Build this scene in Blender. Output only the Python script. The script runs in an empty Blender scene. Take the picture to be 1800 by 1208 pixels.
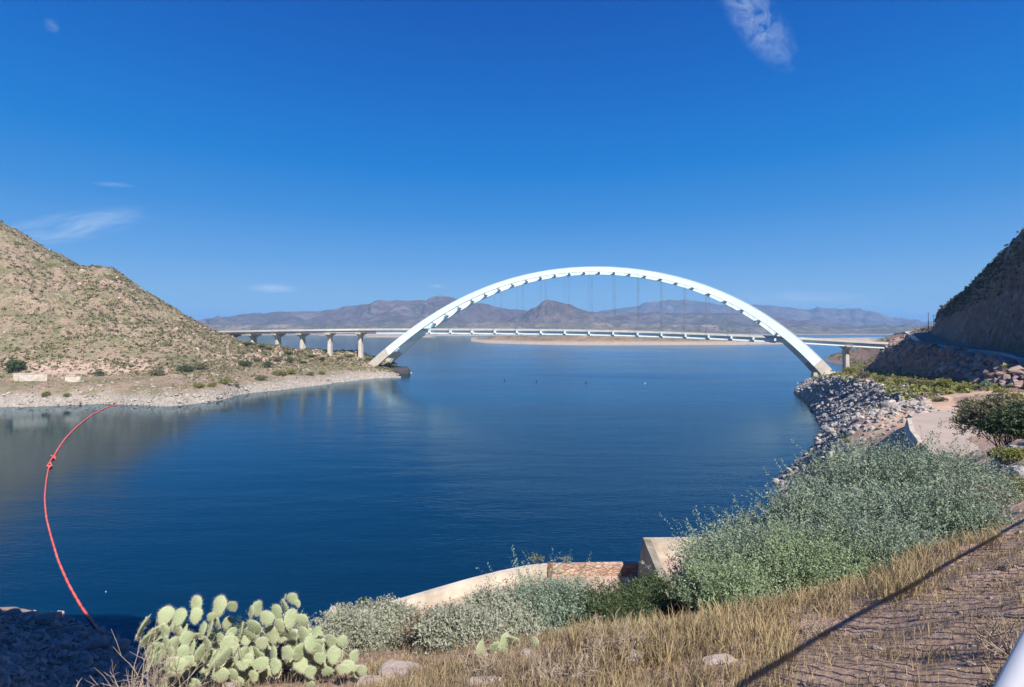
import bpy, math, random
import numpy as np
from mathutils import Vector, Matrix
from mathutils.bvhtree import BVHTree
R = math.radians
random.seed(7); RNG = np.random.RandomState(11)
S = bpy.context.scene
COL = S.collection

# ---------------------------------------------------------------- camera
F, HY, H = 900.0, 580.0, 36.0            # focal length (px of an 1800 wide frame), horizon row, eye height over the water
cam_d = bpy.data.cameras.new('camera'); cam = bpy.data.objects.new('camera', cam_d); COL.objects.link(cam)
cam.location = (0, 0, H); cam.rotation_euler = (R(90), 0, 0)
cam_d.sensor_width = 36; cam_d.lens = 18; cam_d.shift_y = -24 / 1800.0
cam_d.clip_start = 0.05; cam_d.clip_end = 60000
S.camera = cam
# ---------------------------------------------------------------- light
SUN_EL, SUN_X, SUN_Y = 46.0, 0.45, -0.89
sun_d = bpy.data.lights.new('sun', 'SUN'); sun = bpy.data.objects.new('sun', sun_d); COL.objects.link(sun)
sun_d.energy = 5.0; sun_d.angle = R(0.5); sun_d.color = (1.0, 0.95, 0.87)
hl = math.hypot(SUN_X, SUN_Y)
to_sun = Vector((SUN_X / hl * math.cos(R(SUN_EL)), SUN_Y / hl * math.cos(R(SUN_EL)), math.sin(R(SUN_EL))))
sun.rotation_euler = to_sun.to_track_quat('Z', 'Y').to_euler(); sun.location = (0, -50, 200)
W = bpy.data.worlds.new('World'); S.world = W; W.use_nodes = True
wn = W.node_tree.nodes; wl_ = W.node_tree.links; wn.clear()
def wnode(t, **k):
    n = wn.new(t)
    for a, b in k.items(): setattr(n, a, b)
    return n
sky = wnode('ShaderNodeTexSky', sky_type='NISHITA', sun_disc=False, sun_elevation=R(SUN_EL), sun_rotation=math.atan2(SUN_X, SUN_Y),
            altitude=700, air_density=1.0, dust_density=0.35, ozone_density=2.5)
hsv = wnode('ShaderNodeHueSaturation'); hsv.inputs['Saturation'].default_value = 1.32; hsv.inputs['Hue'].default_value = 0.503
bg = wnode('ShaderNodeBackground'); bg.inputs['Strength'].default_value = 0.08
wo = wnode('ShaderNodeOutputWorld')
wl_.new(sky.outputs[0], hsv.inputs['Color'])
SKY = [(0.0, (.27,.45,.62)), (.045, (.195,.37,.56)), (.125, (.092,.268,.555)), (.21, (.030,.195,.51)), (.297, (.002,.150,.48)), (.42, (.001,.100,.41)), (.541, (.001,.066,.335)), (1.0, (.001,.045,.24))]
# thin cirrus wisps, laid out by compass direction and height over the horizon
tc = wnode('ShaderNodeTexCoord')
sep = wnode('ShaderNodeSeparateXYZ'); wl_.new(tc.outputs['Generated'], sep.inputs[0])
rmp = wnode('ShaderNodeValToRGB'); rmp.color_ramp.interpolation = 'B_SPLINE'; rmp.color_ramp.interpolation = 'LINEAR'; wl_.new(sep.outputs[2], rmp.inputs[0])
el = rmp.color_ramp.elements
while len(el) < len(SKY): el.new(.5)
for i_, (p_, c_) in enumerate(SKY): el[i_].position = p_; el[i_].color = (*c_, 1)
sc10 = wnode('ShaderNodeVectorMath', operation='SCALE'); sc10.inputs['Scale'].default_value = 10.0; wl_.new(rmp.outputs[0], sc10.inputs[0])
mxs = wnode('ShaderNodeMix', data_type='RGBA'); mxs.inputs[0].default_value = .96; wl_.new(hsv.outputs[0], mxs.inputs[6]); wl_.new(sc10.outputs[0], mxs.inputs[7])
last = mxs.outputs[2]
def vmath(op, a, b=None):
    n = wnode('ShaderNodeVectorMath', operation=op); wl_.new(a, n.inputs[0])
    if b is not None:
        if isinstance(b, tuple): n.inputs[1].default_value = b
        else: wl_.new(b, n.inputs[1])
    return n
def wm(op, a, b=None, clamp=False):
    n = wnode('ShaderNodeMath', operation=op, use_clamp=clamp)
    for i, v in enumerate((a, b)):
        if v is None: continue
        if isinstance(v, (int, float)): n.inputs[i].default_value = v
        else: wl_.new(v, n.inputs[i])
    return n.outputs[0]
def cloud(px, py, la, lb, ang, dens, scale, stretch, lo=0.42, hi=0.75):
    """wisp centred on a sky direction, half sizes la/lb radians, rotated by ang"""
    global last
    d = Vector(((px - 900) / F, 1, (HY - py) / F)).normalized()
    rt = d.cross(Vector((0, 0, 1))).normalized(); up = rt.cross(d).normalized()
    a = rt * math.cos(ang) + up * math.sin(ang); b = -rt * math.sin(ang) + up * math.cos(ang)
    D = tc.outputs['Generated']
    dv = vmath('SUBTRACT', D, tuple(d))
    xa = vmath('DOT_PRODUCT', dv.outputs[0], tuple(a)).outputs['Value']
    xb = vmath('DOT_PRODUCT', dv.outputs[0], tuple(b)).outputs['Value']
    u = wm('DIVIDE', xa, la); v = wm('DIVIDE', xb, lb)
    cx = wnode('ShaderNodeCombineXYZ')
    wl_.new(wm('MULTIPLY', xa, scale), cx.inputs[0]); wl_.new(wm('MULTIPLY', xb, scale * stretch), cx.inputs[1]); cx.inputs[2].default_value = px * 0.37
    nz = wnode('ShaderNodeTexNoise'); nz.inputs['Scale'].default_value = 1; nz.inputs['Detail'].default_value = 7; nz.inputs['Roughness'].default_value = 0.58
    nz.inputs['Distortion'].default_value = 0.9
    wl_.new(cx.outputs[0], nz.inputs['Vector'])
    r2 = wm('ADD', wm('MULTIPLY', u, u), wm('MULTIPLY', v, v))
    fall = wm('POWER', wm('SUBTRACT', 1.0, r2, True), 1.5)
    m = wnode('ShaderNodeMapRange'); m.inputs[1].default_value = lo; m.inputs[2].default_value = hi; wl_.new(nz.outputs[0], m.inputs[0])
    fac = wm('MULTIPLY', wm('MULTIPLY', fall, m.outputs[0]), dens, True)
    mx = wnode('ShaderNodeMix', data_type='RGBA'); wl_.new(fac, mx.inputs[0]); wl_.new(last, mx.inputs[6]); mx.inputs[7].default_value = (4.6, 5.6, 6.9, 1)
    last = mx.outputs[2]
cloud(1330, 35, 0.105, 0.034, -1.0, .62, 42, 1.2, .34, .8)
cloud(125, 400, 0.11, 0.026, 0.36, .65, 16, 4, .32, .75)
cloud(480, 507, 0.045, 0.009, 0.0, .8, 16, 6, .25, .6)
cloud(768, 503, 0.02, 0.004, 0.0, .5, 20, 5, .25, .6)
cloud(1420, 527, 0.16, 0.02, -0.06, .5, 10, 7, .38, .8)
cloud(1640, 545, 0.05, 0.012, -0.0, .4, 12, 6, .3, .8)
cloud(200, 325, 0.03, 0.005, 0.1, .22, 20, 5, .3, .7)
cloud(90, 45, 0.01, 0.01, 0.1, .25, 40, 2, .3, .7)
wl_.new(last, bg.inputs['Color']); wl_.new(bg.outputs[0], wo.inputs['Surface'])
S.view_settings.view_transform = 'Standard'; S.view_settings.look = 'None'; S.view_settings.gamma = 1
S.view_settings.exposure = 0.78
S.cycles.volume_bounces = 0; S.cycles.max_bounces = 8; S.cycles.volume_max_steps = 64

# ---------------------------------------------------------------- helpers
def at(px, py, D): return np.array(((px - 900) / F * D, D, H + (HY - py) / F * D))
def onz(px, py, z):
    D = (H - z) * F / (py - HY); return np.array(((px - 900) / F * D, D, z))
def tag(o, label=None, cat=None, group=None, kind=None):
    for k, v in (('label', label), ('category', cat), ('group', group), ('kind', kind)):
        if v: o[k] = v
    return o
def empty(name, loc, rz=0, **k):
    o = bpy.data.objects.new(name, None); COL.objects.link(o); o.location = tuple(float(v) for v in loc); o.rotation_euler.z = rz
    return tag(o, **k)
def mesh(name, V, faces, mat=None, parent=None, smooth=False, mats=None, midx=None):
    """faces: (n,k) int array, or list of such arrays / tuples"""
    me = bpy.data.meshes.new(name); V = np.asarray(V, dtype=np.float64)
    if isinstance(faces, np.ndarray): fl = [faces]
    else: fl = faces
    if fl and not isinstance(fl[0], np.ndarray):
        me.from_pydata([tuple(v) for v in V], [], [tuple(f) for f in fl])
    else:
        me.vertices.add(len(V)); me.vertices.foreach_set('co', V.astype(np.float32).ravel())
        nl = sum(f.size for f in fl); npoly = sum(len(f) for f in fl)
        me.loops.add(nl); me.loops.foreach_set('vertex_index', np.concatenate([f.ravel() for f in fl]).astype(np.int32))
        me.polygons.add(npoly)
        tot = np.concatenate([np.full(len(f), f.shape[1]) for f in fl]); st = np.concatenate(([0], np.cumsum(tot)[:-1]))
        me.polygons.foreach_set('loop_start', st.astype(np.int32)); me.polygons.foreach_set('loop_total', tot.astype(np.int32))
        me.update(calc_edges=True)
    me.polygons.foreach_set('use_smooth', np.full(len(me.polygons), smooth))
    if mats:
        for m in mats: me.materials.append(m)
        me.polygons.foreach_set('material_index', np.asarray(midx, dtype=np.int32))
    elif mat: me.materials.append(mat)
    o = bpy.data.objects.new(name, me); COL.objects.link(o)
    if parent: o.parent = parent
    return o
class MB:
    def __init__(s): s.v = []; s.f = []
    def add(s, vs, fs):
        b = len(s.v); s.v += [tuple(map(float, v)) for v in vs]; s.f += [tuple(i + b for i in f) for f in fs]
    def box(s, lo, hi):
        x0, y0, z0 = lo; x1, y1, z1 = hi
        s.add([(x0,y0,z0),(x1,y0,z0),(x1,y1,z0),(x0,y1,z0),(x0,y0,z1),(x1,y0,z1),(x1,y1,z1),(x0,y1,z1)],
              [(0,3,2,1),(4,5,6,7),(0,1,5,4),(1,2,6,5),(2,3,7,6),(3,0,4,7)])
    def sweep(s, rings, close=True):
        """rings: list of lists of points, all the same length -> skin + end caps"""
        n = len(rings[0]); vs = [p for r in rings for p in r]; fs = []
        for i in range(len(rings) - 1):
            for j in range(n):
                k = (j + 1) % n; fs.append((i*n+j, i*n+k, (i+1)*n+k, (i+1)*n+j))
        fs.append(tuple(range(n))[::-1]); fs.append(tuple((len(rings)-1)*n + j for j in range(n)))
        s.add(vs, fs)
    def bar(s, a, b, w, h=None, up=(0, 0, 1)):
        a = Vector(a); b = Vector(b); d = (b - a).normalized(); sd = d.cross(Vector(up))
        if sd.length < 1e-4: sd = Vector((1, 0, 0))
        sd.normalize(); u = sd.cross(d).normalized(); h = h or w
        q = [sd*w/2 + u*h/2, -sd*w/2 + u*h/2, -sd*w/2 - u*h/2, sd*w/2 - u*h/2]
        s.sweep([[a + p for p in q], [b + p for p in q]])
    def tube(s, pts, r, n=8):
        pts = [Vector(p) for p in pts]; rings = []
        rs = r if isinstance(r, (list, tuple)) else [r] * len(pts)
        for i, p in enumerate(pts):
            d = (pts[min(i+1, len(pts)-1)] - pts[max(i-1, 0)]).normalized()
            sd = d.cross(Vector((0, 0, 1)))
            if sd.length < 1e-3: sd = d.cross(Vector((1, 0, 0)))
            sd.normalize(); u = sd.cross(d)
            rings.append([p + (sd*math.cos(2*math.pi*k/n) + u*math.sin(2*math.pi*k/n))*rs[i] for k in range(n)])
        s.sweep(rings)
    def build(s, name, mat, parent=None, smooth=False):
        return mesh(name, s.v, s.f, mat, parent, smooth)

# numpy gradient noise
_G = RNG.randn(256, 3); _G /= np.linalg.norm(_G, axis=1)[:, None]
def pn(P):
    Pi = np.floor(P).astype(np.int64); f = P - Pi; w = f*f*f*(f*(f*6-15)+10); out = 0
    for dx in (0, 1):
        for dy in (0, 1):
            for dz in (0, 1):
                c = Pi + (dx, dy, dz)
                h = ((c[:, 0]*73856093) ^ (c[:, 1]*19349663) ^ (c[:, 2]*83492791)); h = ((h >> 7) ^ h ^ (h >> 15)) & 255
                g = (_G[h] * (f - (dx, dy, dz))).sum(1)
                wx = w[:, 0] if dx else 1-w[:, 0]; wy = w[:, 1] if dy else 1-w[:, 1]; wz = w[:, 2] if dz else 1-w[:, 2]
                out = out + g*wx*wy*wz
    return out * 1.5
def fbm(P, scale, oct=5, gain=0.5, ridged=False, off=0.0):
    P = np.asarray(P) * scale + off; a = 1.0; t = 0; s = 0
    for i in range(oct):
        n = pn(P)
        if ridged: n = 1 - 2*np.abs(n)
        t = t + a*n; s += a; a *= gain; P = P*2.03 + 17.3
    return t / s
def resample(A, ns, tension=0.5):
    """cardinal spline along axis 0; ns = subdivisions of each segment"""
    A = np.asarray(A, float); n = len(A); out = []
    if isinstance(ns, int): ns = [ns]*(n-1)
    for i in range(n-1):
        p0 = A[max(i-1, 0)]; p1 = A[i]; p2 = A[i+1]; p3 = A[min(i+2, n-1)]
        m1 = (p2-p0)*tension*.5*1.0; m2 = (p3-p1)*tension*.5*1.0
        m1 = m1*1.0; m2 = m2*1.0
        last = (i == n-2)
        for t in np.linspace(0, 1, ns[i]+1)[:None if last else -1]:
            h00 = 2*t**3-3*t*t+1; h10 = t**3-2*t*t+t; h01 = -2*t**3+3*t*t; h11 = t**3-t*t
            out.append(h00*p1 + h10*m1 + h01*p2 + h11*m2)
    return np.array(out)
def grid_faces(r, c, off=0):
    i, j = np.meshgrid(np.arange(r-1), np.arange(c-1), indexing='ij'); a = (i*c + j).ravel()
    return np.stack([a, a+1, a+c+1, a+c], 1) + off
TERR = []
def add_bvh(V, Fc): TERR.append(BVHTree.FromPolygons([tuple(v) for v in V], [tuple(int(i) for i in f) for f in Fc]))
def ground(x, y, z0=400):
    best = None
    for t in TERR:
        h = t.ray_cast(Vector((float(x), float(y), z0)), Vector((0, 0, -1)))
        if h[0] is not None and (best is None or h[0].z > best): best = h[0].z
    return best if best is not None else 0.0
def loft(name, rows, nr, nc, amps, scale, mat, tr=1.0, tc_=1.0, oct=6, ridged=0.5, flip=False, vert=0.5, bvh=True, gully=None, gain=.5, **tags):
    A = resample(np.array(rows, float), nr, tr); amp = resample(np.array(amps, float)[:, None, None], nr, 0.0)[:, 0, 0]
    A = resample(np.swapaxes(A, 0, 1), nc, tc_); A = np.swapaxes(A, 0, 1)
    r, c = A.shape[:2]
    du = np.gradient(A, axis=0); dv = np.gradient(A, axis=1); N = np.cross(dv, du)
    N /= (np.linalg.norm(N, axis=2)[..., None] + 1e-9)
    N *= np.where(N[..., 2:3] < 0, -1, 1)
    N[..., 2] = N[..., 2]*(1-vert) + vert
    P = A.reshape(-1, 3); n1 = fbm(P, scale, oct, gain); n2 = fbm(P, scale*1.3, oct, gain, ridged=True, off=9.1)
    n = (n1*(1-ridged) + (n2-.1)*ridged)
    V = P + N.reshape(-1, 3)*(n*np.repeat(amp, c))[:, None]
    if gully:     # ribs and gullies that run down the slope
        ga, gs = gully; mid = A[int(r*.6)]; arc = np.r_[0, np.cumsum(np.linalg.norm(np.diff(mid, axis=0), axis=1))]
        wob = fbm(P, gs*.6, 3, off=4.2)*.8
        gp = np.stack([np.tile(arc, r)*gs + wob, P[:, 2]*gs*.12, np.zeros(len(P))], 1)
        g = fbm(gp, 1.0, 4, .55, ridged=True, off=2.7)
        V = V + N.reshape(-1, 3)*(g*np.repeat(np.interp(np.arange(r), np.linspace(0, r-1, len(ga)), ga), c))[:, None]
    Fc = grid_faces(r, c)
    if not flip: Fc = Fc[:, ::-1]
    o = mesh(name, V, Fc, mat, smooth=True); tag(o, **tags)
    if bvh: add_bvh(V, Fc)
    return o, V.reshape(r, c, 3)

# ---------------------------------------------------------------- materials
def newmat(name):
    m = bpy.data.materials.new(name); m.use_nodes = True; nt = m.node_tree; nt.nodes.clear()
    o = nt.nodes.new('ShaderNodeOutputMaterial'); b = nt.nodes.new('ShaderNodeBsdfPrincipled'); nt.links.new(b.outputs[0], o.inputs[0])
    return m, nt, b
class N:
    def __init__(s, nt): s.nt = nt
    def new(s, t, **k):
        n = s.nt.nodes.new(t)
        for a, b in k.items(): setattr(n, a, b)
        return n
    def put(s, v, i):
        if isinstance(v, (int, float)): i.default_value = v
        elif isinstance(v, tuple): i.default_value = v if len(v) == 4 or i.type == 'VECTOR' else (*v, 1)
        else: s.nt.links.new(v, i)
    def math(s, op, a, b=0.0, clamp=False):
        n = s.new('ShaderNodeMath', operation=op, use_clamp=clamp); s.put(a, n.inputs[0]); s.put(b, n.inputs[1]); return n.outputs[0]
    def coord(s): return s.new('ShaderNodeTexCoord').outputs['Object']
    def pos(s): return s.new('ShaderNodeNewGeometry').outputs['Position']
    def noise(s, scale, detail=4, rough=.55, vec=None, dist=0.0, w=None):
        n = s.new('ShaderNodeTexNoise'); n.inputs['Scale'].default_value = scale; n.inputs['Detail'].default_value = detail
        n.inputs['Roughness'].default_value = rough; n.inputs['Distortion'].default_value = dist
        s.nt.links.new(vec if vec is not None else s.pos(), n.inputs['Vector']); return n.outputs[0]
    def voro(s, scale, vec=None, feature='F1', out=0):
        n = s.new('ShaderNodeTexVoronoi', feature=feature); n.inputs['Scale'].default_value = scale
        s.nt.links.new(vec if vec is not None else s.pos(), n.inputs['Vector']); return n.outputs[out]
    def scalev(s, v, sc):
        n = s.new('ShaderNodeVectorMath', operation='MULTIPLY'); s.nt.links.new(v, n.inputs[0]); n.inputs[1].default_value = sc; return n.outputs[0]
    def rng(s, v, a, b, c=0.0, d=1.0):
        n = s.new('ShaderNodeMapRange'); s.put(v, n.inputs[0])
        for i, x in enumerate((a, b, c, d)): n.inputs[i+1].default_value = x
        return n.outputs[0]
    def mix(s, f, a, b, mode='MIX'):
        n = s.new('ShaderNodeMix', data_type='RGBA', blend_type=mode); s.put(f, n.inputs[0]); s.put(a, n.inputs[6]); s.put(b, n.inputs[7]); return n.outputs[2]
    def bump(s, h, st, dist=1.0, normal=None):
        n = s.new('ShaderNodeBump'); n.inputs['Strength'].default_value = st; n.inputs['Distance'].default_value = dist; s.nt.links.new(h, n.inputs['Height'])
        if normal is not None: s.nt.links.new(normal, n.inputs['Normal'])
        return n.outputs[0]
    def z(s):
        n = s.new('ShaderNodeSeparateXYZ'); s.nt.links.new(s.pos(), n.inputs[0]); return n.outputs[2]
def simple(name, col, rough=.6, var=.25, scale=1.0, metal=0.0, bump=0.0, bscale=None, spec=None, col2=None):
    m, nt, b = newmat(name); n = N(nt)
    f = n.rng(n.noise(scale, 6, .6, n.coord()), .3, .7)
    c2 = col2 or tuple(c*(1-var*1.6) for c in col)
    n.put(n.mix(f, tuple(min(1, c*(1+var*.5)) for c in col), c2), b.inputs['Base Color'])
    b.inputs['Roughness'].default_value = rough; b.inputs['Metallic'].default_value = metal
    if spec is not None: b.inputs['Specular IOR Level'].default_value = spec
    if bump: n.put(n.bump(n.noise(bscale or scale*6, 5, .6, n.coord()), bump, .1), b.inputs['Normal'])
    return m
def leafmat(name, cols, trans=.25, rough=.6):
    m, nt, b = newmat(name); n = N(nt)
    ri = n.new('ShaderNodeNewGeometry').outputs['Random Per Island']
    cr = n.new('ShaderNodeValToRGB'); nt.links.new(ri, cr.inputs[0])
    el = cr.color_ramp.elements
    while len(el) < len(cols): el.new(.5)
    for i, c in enumerate(cols): el[i].position = i/(len(cols)-1); el[i].color = (*c, 1)
    big = n.rng(n.noise(.55, 3), .3, .7)
    c = n.mix(n.math('MULTIPLY', big, .5), cr.outputs[0], tuple(x*.55 for x in cols[len(cols)//2]))
    n.put(c, b.inputs['Base Color']); b.inputs['Roughness'].default_value = rough; b.inputs['Specular IOR Level'].default_value = .25
    tr = n.new('ShaderNodeBsdfTranslucent'); nt.links.new(c, tr.inputs[0])
    mx = n.new('ShaderNodeMixShader'); mx.inputs[0].default_value = trans
    out = [x for x in nt.nodes if x.type == 'OUTPUT_MATERIAL'][0]
    nt.links.new(b.outputs[0], mx.inputs[1]); nt.links.new(tr.outputs[0], mx.inputs[2]); nt.links.new(mx.outputs[0], out.inputs[0])
    return m
def terrain_mat(name, soil, soil2, rock, veg, vegamt=.45, sc=.05, ring=None, bump=1.0, fine=1.0, rockamt=.5, vegsc=1.0):
    """bare soil with rock outcrops and patches of low scrub; ring = (low z, high z, colour) of the bleached band a falling lake leaves"""
    m, nt, b = newmat(name); n = N(nt)
    big = n.rng(n.noise(sc, 5, .6), .35, .65); mid = n.rng(n.noise(sc*7, 5, .65), .35, .65); small = n.noise(fine, 6, .7)
    c = n.mix(big, soil, soil2)
    rk = n.rng(n.math('ADD', n.noise(sc*2.5, 6, .7), n.math('MULTIPLY', small, .35)), .78-.3*rockamt, .9-.3*rockamt)
    c = n.mix(rk, c, rock)
    vg = n.rng(n.math('ADD', n.math('MULTIPLY', n.noise(sc*3*vegsc, 4, .6), .6), n.math('MULTIPLY', n.noise(fine*.9*vegsc, 3, .6), .5)), .66-.25*vegamt, .76-.25*vegamt)
    c = n.mix(n.math('MULTIPLY', vg, min(1, vegamt*1.6)), c, veg)
    c = n.mix(n.rng(small, .3, .75, 0, .5), c, tuple(x*.45 for x in soil2))
    c = n.mix(n.rng(n.noise(fine*3.1, 3, .6), .55, .8, 0, .35), c, tuple(min(1, x*1.5) for x in soil))
    if ring:
        zz = n.z(); cutm = n.math('MULTIPLY', n.math('MULTIPLY', n.rng(zz, 9.5, 11.5), n.rng(zz, 20.0, 15.0)), n.rng(n.noise(.022, 3, .6), .50, .58)) if ring[1] < 7 and name.startswith('hill') else 0.0
        c = n.mix(cutm, c, n.mix(n.rng(n.noise(1.0, 6, .7, n.scalev(n.pos(), (.5, .5, .12))), .38, .66), (.54, .42, .335), (.36, .24, .19)))
        z = n.math('ADD', n.z(), n.rng(n.noise(.12, 4), .2, .8, -1.6, 1.6))
        f = n.rng(z, ring[1], ring[0]); 
        rc = n.mix(n.rng(n.noise(.7, 6, .7), .35, .7), ring[2], tuple(x*.6 for x in ring[2]))
        rc = n.mix(n.rng(n.voro(.42, n.scalev(n.pos(), (1, 1, .5)), 'DISTANCE_TO_EDGE'), 0, .05, .7, 0), rc, tuple(x*.25 for x in ring[2])); c = n.mix(f, c, rc)
    n.put(c, b.inputs['Base Color']); b.inputs['Roughness'].default_value = .92; b.inputs['Specular IOR Level'].default_value = .15
    h = n.math('ADD', n.math('MULTIPLY', n.noise(fine, 8, .72), 1.0), n.math('MULTIPLY', n.voro(fine*1.6), .3))
    n.put(n.bump(h, min(1.0, bump), .5/fine*max(1.0, bump)), b.inputs['Normal'])
    return m
RING = (3.0, 6.0, (.45, .395, .34))
M = {}
M['hill'] = terrain_mat('hillside_soil', (.40, .315, .23), (.29, .225, .16), (.38, .275, .21), (.185, .185, .095), .58, .02, RING, 1.6, .45, .5, 1.0)
M['bank'] = terrain_mat('bank_rock', (.42, .30, .235), (.29, .19, .155), (.33, .205, .17), (.15, .14, .06), .25, .03, (1.0, 3.0, (.36, .31, .27)), 1.5, .7, .75)
M['near'] = terrain_mat('dry_soil', (.58, .40, .295), (.43, .29, .21), (.50, .34, .265), (.30, .25, .14), .2, .18, None, 1.0, 6.0, .3)
M['mount'] = terrain_mat('mountain_rock', (.23, .18, .15), (.14, .115, .10), (.13, .085, .075), (.085, .085, .05), .5, .0009, None, 1.0, .010, .5)
M['foot'] = terrain_mat('foothill_rock', (.25, .20, .15), (.155, .13, .09), (.34, .26, .20), (.10, .105, .055), .6, .0014, (3, 9, (.42, .36, .30)), 1.0, .02, .3)
M['sand'] = terrain_mat('far_shore', (.33, .24, .16), (.22, .17, .11), (.42, .28, .20), (.12, .12, .06), .45, .006, (5, 9, (.55, .43, .33)), .8, .05, .35)

# ---------------------------------------------------------------- water
m, nt, b = newmat('lake_water'); n = N(nt)
p = n.pos()
w1 = n.noise(1.0, 5, .55, n.scalev(p, (.45, 1.5, 1))); w2 = n.noise(1.0, 3, .5, n.scalev(p, (.05, .16, 1)))
streak = n.rng(n.noise(1.0, 4, .6, n.scalev(p, (.004, .02, 1)), .6), .42, .62)
h = n.math('ADD', n.math('MULTIPLY', w1, .042), n.math('MULTIPLY', w2, .10))
xs = n.new('ShaderNodeSeparateXYZ'); nt.links.new(p, xs.inputs[0])
calm = n.rng(n.math('ADD', xs.outputs[0], n.math('MULTIPLY', n.noise(.012, 3), 90)), -120, 40, .18, 1.0)   # sheltered water off the left shore
n.put(n.bump(n.math('MULTIPLY', h, n.math('MULTIPLY', calm, n.rng(streak, 0, 1, 1.3, 2.2))), 1.0, 1.0), b.inputs['Normal'])
n.put(n.math('MULTIPLY', n.rng(streak, 0, 1, .07, .17), n.math('ADD', calm, .25)), b.inputs['Roughness'])
wnrm = b.inputs['Normal'].links[0].from_socket; wrgh = b.inputs['Roughness'].links[0].from_socket
fr = n.new('ShaderNodeFresnel'); fr.inputs['IOR'].default_value = 1.36; n.put(wnrm, fr.inputs['Normal'])
df = n.new('ShaderNodeBsdfDiffuse'); df.inputs['Color'].default_value = (.001, .019, .046, 1)
gl = n.new('ShaderNodeBsdfGlossy'); gl.inputs['Color'].default_value = (.75, .94, 1.0, 1); n.put(wnrm, gl.inputs['Normal']); n.put(wrgh, gl.inputs['Roughness'])
mxw = n.new('ShaderNodeMixShader'); n.put(fr.outputs[0], mxw.inputs[0]); n.put(df.outputs[0], mxw.inputs[1]); n.put(gl.outputs[0], mxw.inputs[2])
nt.links.new(mxw.outputs[0], [x for x in nt.nodes if x.type == 'OUTPUT_MATERIAL'][0].inputs[0]); nt.nodes.remove(b)
M['water'] = m
WV = [(-30000, -3000, 0), (30000, -3000, 0), (30000, 30000, 0), (-30000, 30000, 0)]
tag(mesh('water', WV, [(0, 1, 2, 3)], m), 'deep blue lake water with faint wind streaks', kind='structure')
M['bed'] = simple('lake_bed', (.10, .09, .07), .95, .3, .02)
tag(mesh('ground', [(x, y, -14) for x, y, z in WV], [(0, 1, 2, 3)], M['bed']), 'lake bed under the water', kind='structure')
# ---------------------------------------------------------------- left headland
#        px   wat   ring      terrace   toe        mid        ridge(px,y,D)
LH = [(-420, 718, (9, 6.5),  (33, 9.5), (300, 14), (350, 90), (-420, 250, 400)),
      (-120, 717, (9, 6.5),  (33, 9.5), (290, 13), (345, 76), (-120, 325, 405)),
      (0,    716, (9, 6.5),  (33, 9.5), (290, 12), (350, 62), (0, 395, 420)),
      (80,   714, (9, 6.5),  (33, 9.5), (295, 12), (355, 54), (80, 441, 430)),
      (145,  711, (9, 6.5),  (33, 9.5), (298, 12), (358, 48), (145, 471, 432)),
      (190,  710, (9, 6.2),  (33, 9.5), (300, 12), (362, 47), (190, 475, 432)),
      (240,  712, (9, 6.2),  (33, 9.5), (302, 12), (366, 42), (240, 504, 436)),
      (290,  714, (9, 5.2),(36, 9.5), (305, 12), (370, 34), (292, 538, 440)),
      (335,  710, (9, 5.2),(36, 9.0), (312, 12), (375, 27), (336, 567, 445)),
      (380,  705, (10, 4.6),  (40, 9.0), (330, 12), (390, 22), (382, 589, 448)),
      (430,  692, (10, 4.6),  (42, 8.0), (365, 12), (400, 18), (432, 607, 440)),
      (480,  687, (14, 3.5),(40, 7.5), (375, 11), (405, 14.5), (480, 616, 440)),
      (520,  682, (14, 3.5),(40, 7.0), (385, 10), (412, 12.5), (520, 622, 440)),
      (560,  677, (14, 3.5),(38, 7.0), (395, 10), (418, 12.0), (560, 623, 442)),
      (600,  672, (14, 3.2),(33, 6.5), (405, 9.5),(425, 11.5), (600, 624, 442)),
      (640,  667, (11, 3.0),(24, 5.5), (410, 8.0),(428, 9.5), (640, 630, 445)),
      (680,  664, (7, 1.6), (16, 3.2), (413, 4.0),(428, 4.0), (682, 652, 442)),
      (700,  664, (5, -2), (14, -1.5), (414, -1.2),(428, -1.5), (700, 670, 440)),
      (722,  664, (5, -5),  (14, -5),  (414, -5), (428, -5), (722, 690, 440))]
rows = [[] for _ in range(8)]
for px, wy, rg, tr_, toe, mid, rd in LH:
    k = (px-900)/F; D = H*F/(wy-HY)
    if px == 722: pts = [(k*(D-3), D-3, -9), (k*D, D, -5)]
    else: pts = [(k*(D-9), D-9, -6), (k*D, D, -.25)]
    for dd, z in (rg, tr_): pts.append((k*(D+dd), D+dd, z))
    for dd, z in (toe, mid): pts.append((k*dd, dd, z))
    r_ = at(*rd); pts.append(tuple(r_)); sc = (rd[2]+70)/rd[2]
    pts.append((r_[0]*sc, r_[1]*sc, min(r_[2]*.6, r_[2]-14) if r_[2] > 20 else -9))
    for i in range(8): rows[i].append(pts[i])
hill, hillV = loft('hillside_terrain', rows, [4, 10, 10, 16, 44, 54, 8], 26, [.4, 1.9, 2.3, .9, 1.8, 6.5, 2.6, 4], .065, M['hill'], tr=1.0, ridged=.55, gain=.56, gully=([0, 1.0, 1.2, 3.5, 5.5, 5.0, 3.0, 1.2], .035),
     label='sunlit scrubby brown hillside with a bleached shoreline band', kind='structure')

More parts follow.
